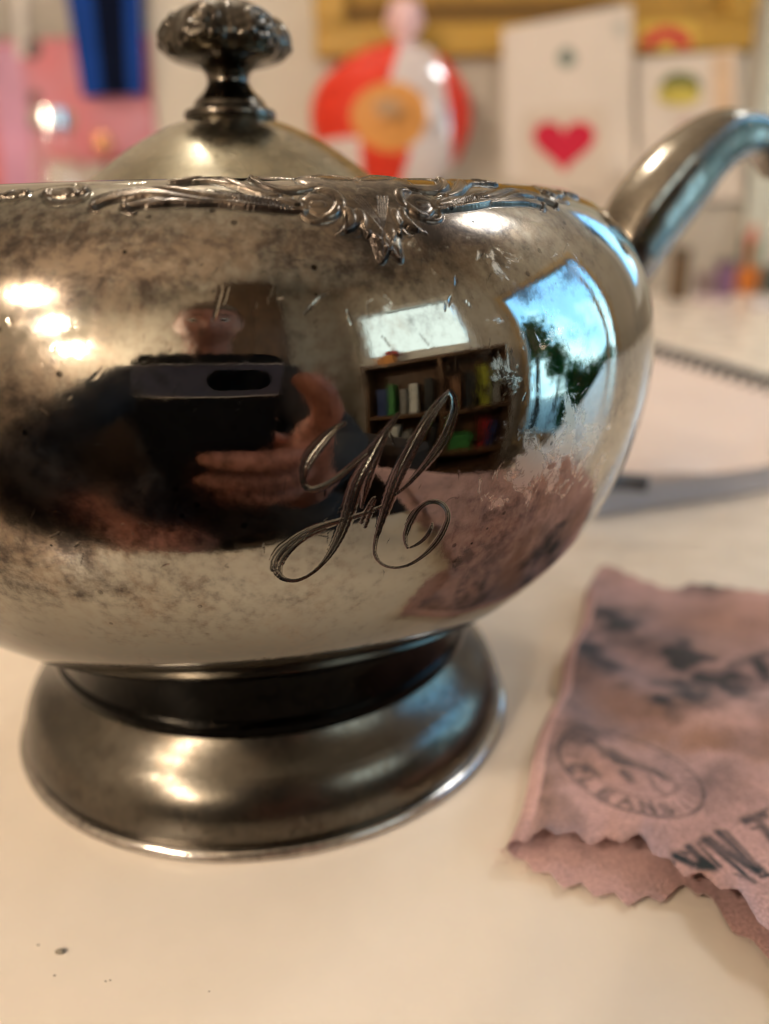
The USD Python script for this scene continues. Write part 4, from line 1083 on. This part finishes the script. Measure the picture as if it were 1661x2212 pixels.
for nm, sel, m_ in (('red_panel', isr & ~iso, m_b_red), ('white_panel', ~isr & ~iso, m_b_white), ('orange_patch', iso, m_b_or)):
    g = trimesh.Trimesh(Vw, ico.faces[sel], process=False); g.remove_unreferenced_vertices(); obj(nm, g, m_, w, smooth=True)
g = lathe([(0.001, 0.05), (0.02, 0.045), (0.028, 0.02), (0.012, 0.0), (0.02, -0.012)], 20, bc[0] + 0.02, bc[1] - 0.01, bc[2] + br * 0.93)
obj('neck', g, mat('balloon_pink', (0.66, 0.42, 0.44), 0.3, 0.1), w, smooth=True)
obj('grey_mark', plate(round_px(838, 232, 30, 20), 0.192, 0.002), mat('balloon_grey', (0.36, 0.22, 0.12), 0.3), w)

# pink picture, banner and glass jar at the other side of the wall
m_pink = usdkit.material(stage, '/World/Looks/pink_print', {'g': ('geometry', {}), 'n': ('noise_texture', {'scale': 9.0, 'detail': 3.0}), 'r': ('rgb_ramp', {'ramp': [(0.25, (0.52, 0.065, 0.08)), (0.5, (0.47, 0.12, 0.145)), (0.75, (0.40, 0.18, 0.25))]}), 'p': ('principled_bsdf', {'roughness': 0.5})},
                         [('g.position', 'n.vector'), ('n.fac', 'r.fac'), ('r.color', 'p.base_color')], surface='p.BSDF')
w = thing('picture', 'pink and red picture with dark round spots behind the glass jar', 'picture')
obj('sheet', plate([(-160, 95), (325, 75), (338, 330), (300, 355), (95, 350), (70, 480), (-150, 520)], 0.004, 0.002), m_pink, w)
m_spot = mat('dark_spot', (0.12, 0.07, 0.07), 0.6)
for a, b, r_ in ((72, 105, 19), (74, 212, 14), (182, 30, 0), (96, 260, 13)):
    if r_:
        obj('spot', plate(round_px(a, b, r_, r_ * 1.25), 0.0062, 0.0006), m_spot, w)
obj('lilac_strip', plate([(-20, 100), (42, 100), (62, 260), (78, 470), (20, 490), (0, 300)], 0.0068, 0.001), mat('lilac_print', (0.46, 0.20, 0.31), 0.4, 0.1, 12), w)
w = thing('picture', 'grey board hanging above the pink picture', 'picture')
obj('sheet', plate([(-160, -120), (335, -140), (322, 72), (-160, 92)], 0.003, 0.002), mat('grey_card', (0.33, 0.29, 0.25), 0.7, 0.12, 12), w)
obj('brown_knob', plate(round_px(178, 32, 20, 18), 0.0052, 0.006), mat('brown_spot', (0.12, 0.05, 0.03), 0.6), w)
obj('pale_strip', plate([(28, -120), (50, -120), (58, 118), (38, 128)], 0.0055, 0.004), mat('pale_grey_plastic', (0.48, 0.43, 0.40), 0.4), w)
w = thing('banner', 'blue hanging banner with one dark stripe down its middle', 'banner')
obj('cloth', plate([(128, -120), (300, -120), (312, 205), (180, 210)], 0.03, 0.004), mat('blue_cloth', (0.010, 0.040, 0.20), 0.9, 0.08, 20, specular_ior_level=0.05), w)
obj('stripe', plate([(190, -119), (262, -119), (276, 203), (224, 206)], 0.0345, 0.001), mat('navy_cloth', (0.003, 0.005, 0.016), 0.9, 0.1, 20, specular_ior_level=0.05), w)
obj('rod', tube(np.array([on_y(110, -122, YB - 0.032), on_y(215, -122, YB - 0.032), on_y(318, -122, YB - 0.032)]), 0.006, 10), m_tan, w, smooth=40)

# glass jar and a small copper ornament on the table by the wall
jc = on_z(122, 640); jc = on_y(122, 330, 1.22); 
m_glass = usdkit.material(stage, '/World/Looks/clear_glass', {'p': ('principled_bsdf', {'transmission_weight': 1.0, 'roughness': 0.03, 'ior': 1.45, 'base_color': (0.97, 0.95, 0.95)})}, surface='p.BSDF')
w = thing('glass_jar', 'clear glass jar glinting in front of the pink picture', 'jar')
jr = 0.042
pr = [(0.001, 0.001), (jr, 0.001), (jr, 0.14), (jr * .8, 0.20), (jr * .62, 0.215), (jr * .62, 0.24), (jr * .58, 0.24), (jr * .58, 0.212), (jr * .75, 0.195), (jr - .003, 0.138), (jr - .003, 0.006), (0.001, 0.006)]
obj('glass', lathe(pr, 48, jc[0], jc[1], 0.0006), m_glass, w, smooth=35)
obj('lid', lathe([(0.001, 0.262), (jr * .72, 0.262), (jr * .74, 0.241), (jr * .63, 0.241)], 40, jc[0], jc[1], 0.0006), mat('jar_lid', (0.6, 0.58, 0.55), 0.15, 0.05, metallic=1.0), w, smooth=35)
w = thing('ornament', 'small round copper coloured bauble on a peg beside the glass jar', 'ornament')
oc_ = on_y(221, 308, 1.25)
g = trimesh.creation.icosphere(3, 0.016); g.apply_translation(oc_); obj('bauble', g, mat('copper', (0.75, 0.35, 0.2), 0.15, 0.05, metallic=1.0), w, smooth=True)
obj('stem', tube(np.array([[oc_[0], oc_[1], 0.0006], [oc_[0], oc_[1], oc_[2] / 2], [oc_[0], oc_[1], oc_[2] - 0.014]]), 0.004, 8), m_tan, w, smooth=40)

# little pots and tubs along the far edge of the table
def tub(x, ybot, rpx, hpx, col, label, lid=None, taper=0.85, rough=0.4, name='tub'):
    p = on_z(x, ybot); sc = ((p - EYE) @ FWD) / FPX
    r_, h_ = rpx * sc, hpx * sc
    w_ = thing(name, label, name)
    obj('body', lathe([(0.0005, 0.0006), (r_ * taper, 0.0006), (r_, h_ * 0.96), (r_ * 0.97, h_), (r_ * 0.9, h_), (r_ * 0.88, h_ * 0.9), (r_ * taper * .85, h_ * .1), (0.0005, h_ * .08)], 28, p[0], p[1], 0), mat(name + '_paint_' + str(len(used)), col, rough, 0.08), w_, smooth=35)
    if lid:
        obj('lid', lathe([(0.0005, h_ + 0.001), (r_ * 1.05, h_ + 0.001), (r_ * 1.05, h_ * 1.22), (0.0005, h_ * 1.26)], 28, p[0], p[1], 0), mat('lid_paint_' + str(len(used)), lid, rough, 0.08), w_, smooth=35)
    return p, sc


tub(1462, 648, 20, 88, (0.10, 0.055, 0.02), 'dark brown bottle-shaped tub nearest the teapot, on the far table edge', name='bottle', taper=0.95, lid=(0.06, 0.04, 0.02))
tub(1520, 642, 20, 52, (0.24, 0.17, 0.17), 'dull grey mauve tub beside the dark brown bottle')
tub(1562, 640, 22, 62, (0.20, 0.10, 0.20), 'purple tub between the mauve tub and the orange pot', lid=(0.12, 0.09, 0.10))
p, sc = tub(1610, 632, 27, 52, (0.66, 0.20, 0.025), 'bright orange pot holding red and green markers', name='pot')
for k in range(6):
    a = np.array([rng.uniform(-12, 12), rng.uniform(-8, 8)]) * sc; b = a * 1.7
    obj('marker', tube(np.array([p + [a[0], a[1], 0.012], p + [(a[0] + b[0]) / 2, (a[1] + b[1]) / 2, 0.055 * 1.0], p + [b[0], b[1], 0.075 + rng.uniform(0, .03)]]), 0.0042, 8),
        mat(f'marker_{k}', [(0.6, 0.08, 0.04), (0.1, 0.2, 0.08), (0.55, 0.1, 0.05), (0.08, 0.10, 0.10), (0.5, 0.25, 0.1), (0.7, 0.2, 0.1)][k], 0.4), smooth=40, label=['red marker standing in the orange pot, first of the red ones', 'dark green marker standing in the orange pot', 'brick red marker standing in the orange pot', 'near black marker standing in the orange pot', 'tan marker standing in the orange pot', 'orange red marker standing in the orange pot'][k], cat='marker', group='markers in the orange pot')
tub(1672, 634, 30, 56, (0.07, 0.09, 0.08), 'dark grey green tub at the picture edge beside the orange pot')
tub(1655, 668, 34, 20, (0.62, 0.60, 0.66), 'low pale bluish white dish in front of the dark tub', name='dish')
tub(1530, 652, 36, 10, (0.55, 0.44, 0.46), 'low pale pink dish in front of the mauve tub', name='dish')
# pale panel whose colour imitates cool daylight falling on the wall
obj('white_panel', box(on_y(1625, 300, YB)[0], 0.855, YB - 0.012, YB - 0.0005, 0.012, CEIL - 0.05), mat('daylit_wall_tint', (0.55, 0.56, 0.50), 0.5, 0.03, 4), label='pale panel beside the papers, coloured like the far wall in cool daylight', cat='wall panel')

# ------------------------------------------------------------------ the phone and the person holding it
PB = EYE - FWD * 0.0048                       # the phone's back lies just behind the lens


def ph(a, b, d=0.0):
    """A point on the phone: a to the right, b up (metres from the lens), d out of its back towards the pot."""
    return PB + RIGHT * a + UP * b + FWD * d


PH4 = np.eye(4); PH4[:3, 0], PH4[:3, 1], PH4[:3, 2], PH4[:3, 3] = RIGHT, UP, FWD, PB
AL, AR, BT, BB = -0.057, 0.017, 0.019, -0.139
m_phone = mat('phone_black', (0.008, 0.008, 0.010), 0.7, 0.1, specular_ior_level=0.15)
m_bar = mat('phone_bar_blue', (0.075, 0.08, 0.13), 0.35, 0.05)
m_rim = mat('phone_rim', (0.7, 0.7, 0.75), 0.3, 0.05, metallic=1.0)
m_lens = mat('lens_black', (0.004, 0.004, 0.005), 0.05, 0.0, specular_ior_level=0.2)
w = thing('phone', 'black phone with a blue grey camera bar, held in front of the pot', 'phone')


def rrect(a0, a1, b0, b1, r):
    return sbox(a0 + r, b0 + r, a1 - r, b1 - r).buffer(r, quad_segs=8)


def phone_part(name, poly, d0, d1, m):
    g = prism(poly, d1 - d0, PH4); g.apply_translation(FWD * d0); g.fix_normals(); obj(name, g, m, w)


phone_part('body', rrect(AL, AR, BB, BT, 0.009), -0.0085, 0.0, m_phone)
phone_part('camera_bar', rrect(AL + 0.0005, AR - 0.0005, -0.0125, 0.0105, 0.002), 0.0002, 0.0016, m_bar)
phone_part('bar_edge', sbox(AL + 0.001, 0.0106, AR - 0.001, 0.0116), 0.0002, 0.0019, m_rim)
phone_part('bar_edge', sbox(AL + 0.001, -0.0136, AR - 0.001, -0.0126), 0.0002, 0.0019, m_rim)
phone_part('lens_window', LineString([(-0.013, -0.0008), (0.0035, -0.0008)]).buffer(0.0075), 0.00165, 0.0020, m_lens)
phone_part('screen', rrect(AL + 0.003, AR - 0.003, BB + 0.003, BT - 0.003, 0.007), -0.0089, -0.0086, m_lens)

HEADC = np.array([-0.020, -0.425, 0.425])


def ball(p, r):
    m = mf.Manifold.sphere(r, 20)
    return m.translate(tuple(map(float, p)))


def chain(pts):
    """Union of hulls of neighbouring balls: [(point, radius), ...]."""
    o = None
    for (p, r), (q, s) in zip(pts[:-1], pts[1:]):
        h = mf.Manifold.batch_hull([ball(p, r), ball(q, s)])
        o = h if o is None else o + h
    return o


def tm(m):
    q = m.to_mesh()
    return trimesh.Trimesh(np.array(q.vert_properties[:, :3]), np.array(q.tri_verts), process=False)


A3 = lambda *a: np.array(a, float)
# right hand: palm beside the phone, three fingers across its back, forefinger along its edge, thumb in front of the screen
wr = ph(0.062, -0.170, -0.025)
pal = [(wr, 0.021), (ph(0.054, -0.125, -0.014), 0.0185), (ph(0.048, -0.085, -0.008), 0.0165), (ph(0.046, -0.055, -0.006), 0.013)]
hand_r = chain(pal) + mf.Manifold.batch_hull([ball(ph(0.046, -0.130, -0.012), 0.015), ball(ph(0.036, -0.075, -0.004), 0.0115), ball(ph(0.044, -0.05, -0.006), 0.0115), ball(ph(0.060, -0.145, -0.02), 0.016)])
fing = []
for b, tip, r in ((-0.066, -0.023, 0.0088), (-0.090, -0.027, 0.0090), (-0.113, -0.016, 0.0080)):
    fing.append(chain([(ph(0.040, b - 0.004, -0.004), r * 1.15), (ph(0.033, b, 0.0100), r * 1.08), (ph(0.010, b + 0.001, 0.0135), r), (ph(tip + 0.012, b + 0.003, 0.0112), r * .92), (ph(tip, b + 0.004, 0.0092), r * .8)]))
fing.append(chain([(ph(0.046, -0.055, -0.006), 0.0105), (ph(0.048, -0.030, 0.002), 0.0100), (ph(0.036, -0.008, 0.006), 0.0096), (ph(0.028, -0.002, 0.004), 0.0082)]))
fing.append(chain([(ph(0.055, -0.120, -0.018), 0.013), (ph(0.036, -0.085, -0.024), 0.0115), (ph(0.012, -0.060, -0.0205), 0.0095), (ph(-0.006, -0.052, -0.0185), 0.0082)]))
# left hand resting below the table's edge
wl = A3(-0.160, -0.100, -0.085)
hand_l = chain([(wl, 0.022), (A3(-0.125, -0.085, -0.100), 0.019), (A3(-0.095, -0.075, -0.112), 0.015)])
for j in range(4):
    q0 = A3(-0.100 + 0.004 * j, -0.045 - 0.019 * j, -0.112); r = 0.0085 - 0.0003 * j
    fing.append(chain([(q0 - [0.012, 0, 0], r * 1.15), (q0 + [0.022, 0.004, 0.003], r), (q0 + [0.042, 0.004, -0.008], r * .92), (q0 + [0.052, 0.002, -0.024], r * .8)]))
fing.append(chain([(A3(-0.135, -0.07, -0.098), 0.012), (A3(-0.105, -0.035, -0.100), 0.010), (A3(-0.078, -0.022, -0.108), 0.0085)]))
hands = hand_r + hand_l
for f_ in fing:
    hands = hands + f_
hands = hands.refine_to_length(0.0042)
er, el_ = A3(0.25, -0.34, -0.075), A3(-0.33, -0.20, -0.03)
shR, shL = A3(0.165, -0.52, 0.185), A3(-0.205, -0.46, 0.175)
hipR, hipL = A3(0.075, -0.62, -0.24), A3(-0.115, -0.62, -0.24)
knR, knL = A3(0.14, -0.20, -0.22), A3(-0.18, -0.20, -0.22)
anR, anL = A3(0.12, -0.24, FLOOR + 0.09), A3(-0.16, -0.24, FLOOR + 0.09)
neck = [(A3(-0.02, -0.515, 0.215), 0.062), (A3(-0.02, -0.47, 0.31), 0.055), (HEADC + [0, -0.015, -0.03], 0.06)]
torso = mf.Manifold.batch_hull([ball(shR - [0.03, 0, 0.03], 0.07), ball(shL + [0.03, 0, -0.03], 0.07), ball(A3(0.07, -0.55, 0.0), 0.11), ball(A3(-0.11, -0.55, 0.0), 0.11)]) + \
    mf.Manifold.batch_hull([ball(A3(0.07, -0.55, 0.0), 0.11), ball(A3(-0.11, -0.55, 0.0), 0.11), ball(hipR, 0.105), ball(hipL, 0.105)])
arms = [chain([(shR, 0.058), (er, 0.045), (wr, 0.026)]), chain([(shL, 0.058), (el_, 0.045), (wl, 0.026)])]
legs = [chain([(hipR, 0.09), (knR, 0.062), (anR, 0.042), ]), chain([(hipL, 0.09), (knL, 0.062), (anL, 0.042)])]
feet = [mf.Manifold.batch_hull([ball(a + [0, -0.02, -0.048], 0.036), ball(a + [0, 0.13, -0.058], 0.028), ball(a, 0.04)]) for a in (anR, anL)]
body = torso + chain(neck)
for x in arms + legs + feet:
    body = body + x
HEAD = trimesh.creation.icosphere(4, 1.0)
hv = HEAD.vertices.copy()
sc_ = np.stack([0.076 - 0.014 * np.clip(-hv[:, 2], 0, 1) ** 1.5, np.full(len(hv), 0.095), np.full(len(hv), 0.116)], 1)
hp_ = hv * sc_


def dome(p, c, s_, h):
    return h * np.exp(-(((p - np.asarray(c)) / np.asarray(s_)) ** 2).sum(1))


hp_[:, 1] += dome(hp_, (0, 0.095, -0.018), (0.013, 0.05, 0.026), 0.022) + dome(hp_, (0, 0.09, -0.03), (0.017, 0.05, 0.011), 0.008)      # nose
for sx in (-1, 1):
    hp_[:, 1] -= dome(hp_, (0.031 * sx, 0.085, 0.010), (0.016, 0.05, 0.012), 0.011)                                                        # eye sockets
    hp_[:, 0] += sx * dome(hp_, (0.077 * sx, -0.008, -0.006), (0.02, 0.013, 0.028), 0.014)                                                # ears
hp_[:, 1] += dome(hp_, (0, 0.088, -0.062), (0.024, 0.05, 0.009), 0.006) - dome(hp_, (0, 0.09, -0.061), (0.02, 0.05, 0.0025), 0.004) + dome(hp_, (0, 0.075, -0.098), (0.025, 0.05, 0.018), 0.010) + dome(hp_, (0, 0.09, 0.03), (0.05, 0.05, 0.01), 0.005)
tilt = trimesh.transformations.rotation_matrix(math.radians(-24), [1, 0, 0])[:3, :3]
hw = hp_ @ tilt.T + HEADC
head = mf.Manifold(mf.Mesh(np.asarray(hw, np.float32), np.asarray(HEAD.faces, np.uint32)))
bodyt = body.refine_to_length(0.016)
fig = bodyt + hands + head
g = tm(fig); g.merge_vertices()
trimesh.smoothing.filter_taubin(g, lamb=0.5, nu=-0.52, iterations=6)
m_skin = mat('skin', (0.42, 0.165, 0.115), 0.5, 0.08, 60, subsurface_weight=0.0)
w = thing('person', 'seated person in dark shirt and trousers holding the phone, mirrored in the teapot', 'person')
obj('body', g, m_skin, w, smooth=True)
m_shirt = mat('dark_shirt', (0.022, 0.020, 0.026), 0.9, 0.2, 30); m_trouser = mat('dark_trousers', (0.018, 0.02, 0.03), 0.9, 0.2, 30); m_hair = mat('brown_hair', (0.16, 0.10, 0.065), 0.6, 0.3, 120, stretch=(1, 6, 1))
tor2 = mf.Manifold.batch_hull([ball(shR - [0.03, 0, 0.03], 0.078), ball(shL + [0.03, 0, -0.03], 0.078), ball(A3(0.07, -0.55, 0.0), 0.12), ball(A3(-0.11, -0.55, 0.0), 0.12)]) + mf.Manifold.batch_hull([ball(A3(0.07, -0.55, 0.0), 0.12), ball(A3(-0.11, -0.55, 0.0), 0.12), ball(hipR + [0, 0, .03], 0.114), ball(hipL + [0, 0, .03], 0.114)])
def sleeve(s_, e_, wq):
    return chain([(s_, 0.074), (e_, 0.062), (e_ + (wq - e_) * 0.74, 0.041)])
shirt = (tor2 + sleeve(shR, er, wr) + sleeve(shL, el_, wl)).refine_to_length(0.02)
g = tm(shirt); g.merge_vertices(); trimesh.smoothing.filter_taubin(g, iterations=8); obj('shirt', g, m_shirt, w, smooth=True)
tr = mf.Manifold.batch_hull([ball(hipR, 0.112), ball(hipL, 0.112)]) + chain([(hipR, 0.10), (knR, 0.074), (anR + [0, 0, .05], 0.056)]) + chain([(hipL, 0.10), (knL, 0.074), (anL + [0, 0, .05], 0.056)])
g = tm(tr.refine_to_length(0.025)); g.merge_vertices(); trimesh.smoothing.filter_taubin(g, iterations=8); obj('trousers', g, m_trouser, w, smooth=True)
for a in (anR, anL):
    g = tm(mf.Manifold.batch_hull([ball(a + [0, -0.02, -0.048], 0.041), ball(a + [0, 0.14, -0.056], 0.033), ball(a + [0, 0, -.01], 0.047)]).refine_to_length(0.02)); obj('shoe', g, m_phone, w, smooth=True)
hh = trimesh.creation.icosphere(4, 1.0); q = hh.vertices
keep = (q[hh.faces].mean(1)[:, 2] > 0.48 - 0.62 * np.clip(-q[hh.faces].mean(1)[:, 1] + 0.25, 0, 1.6))
hq_ = (q * [0.083, 0.101, 0.124] * (1 + 0.03 * (meshkit.fbm(q * 7, 3, 4)[:, None] - .5))) @ tilt.T + HEADC + [0, -0.004, 0.002]
g = trimesh.Trimesh(hq_, hh.faces[keep], process=False); g.remove_unreferenced_vertices(); obj('hair', g, m_hair, w, smooth=True)
m_eye = mat('eye_white', (0.7, 0.66, 0.62), 0.2); m_iris = mat('iris', (0.03, 0.02, 0.015), 0.15)
for sx in (-1, 1):
    c = A3(0.031 * sx, 0.0725, 0.010)
    g = trimesh.creation.icosphere(2, 0.0125); g.apply_translation(c); g.vertices = g.vertices @ tilt.T + HEADC
    e_ = obj('eye', g, m_eye, w, smooth=True)
    g = trimesh.creation.icosphere(2, 0.0062); g.apply_translation(c + [0, 0.0078, -0.001]); g.vertices = g.vertices @ tilt.T + HEADC
    obj('iris', g, m_iris, e_, smooth=True)
    g = tube(np.array([A3(0.018 * sx, 0.092, 0.029), A3(0.032 * sx, 0.090, 0.033), A3(0.046 * sx, 0.081, 0.029)]), 0.0028, 6); g.vertices = g.vertices @ tilt.T + HEADC
    obj('eyebrow', g, m_hair, w, smooth=True)
# the armchair the person sits in
w = thing('armchair', 'dark brown armchair in which the person sits', 'armchair')
m_arm = mat('brown_upholstery', (0.045, 0.024, 0.014), 0.85, 0.25, 25)
obj('seat', box(-0.56, 0.40, -0.80, -0.44, -0.52, -0.365, 0.03), m_arm, w)
obj('backrest', box(-0.74, 0.46, -0.96, -0.80, FLOOR + 0.06, 0.06, 0.04), m_arm, w)
for x in (-0.74, 0.405):
    obj('armrest', box(x, x + 0.17, -0.798, -0.30, FLOOR + 0.06, -0.13, 0.03), m_arm, w)
for x in (-0.70, 0.52):
    for y in (-0.92, -0.36):
        obj('leg', box(x - 0.02, x + 0.02, y - 0.02, y + 0.02, FLOOR + 0.002, FLOOR + 0.0595), m_dark, w)
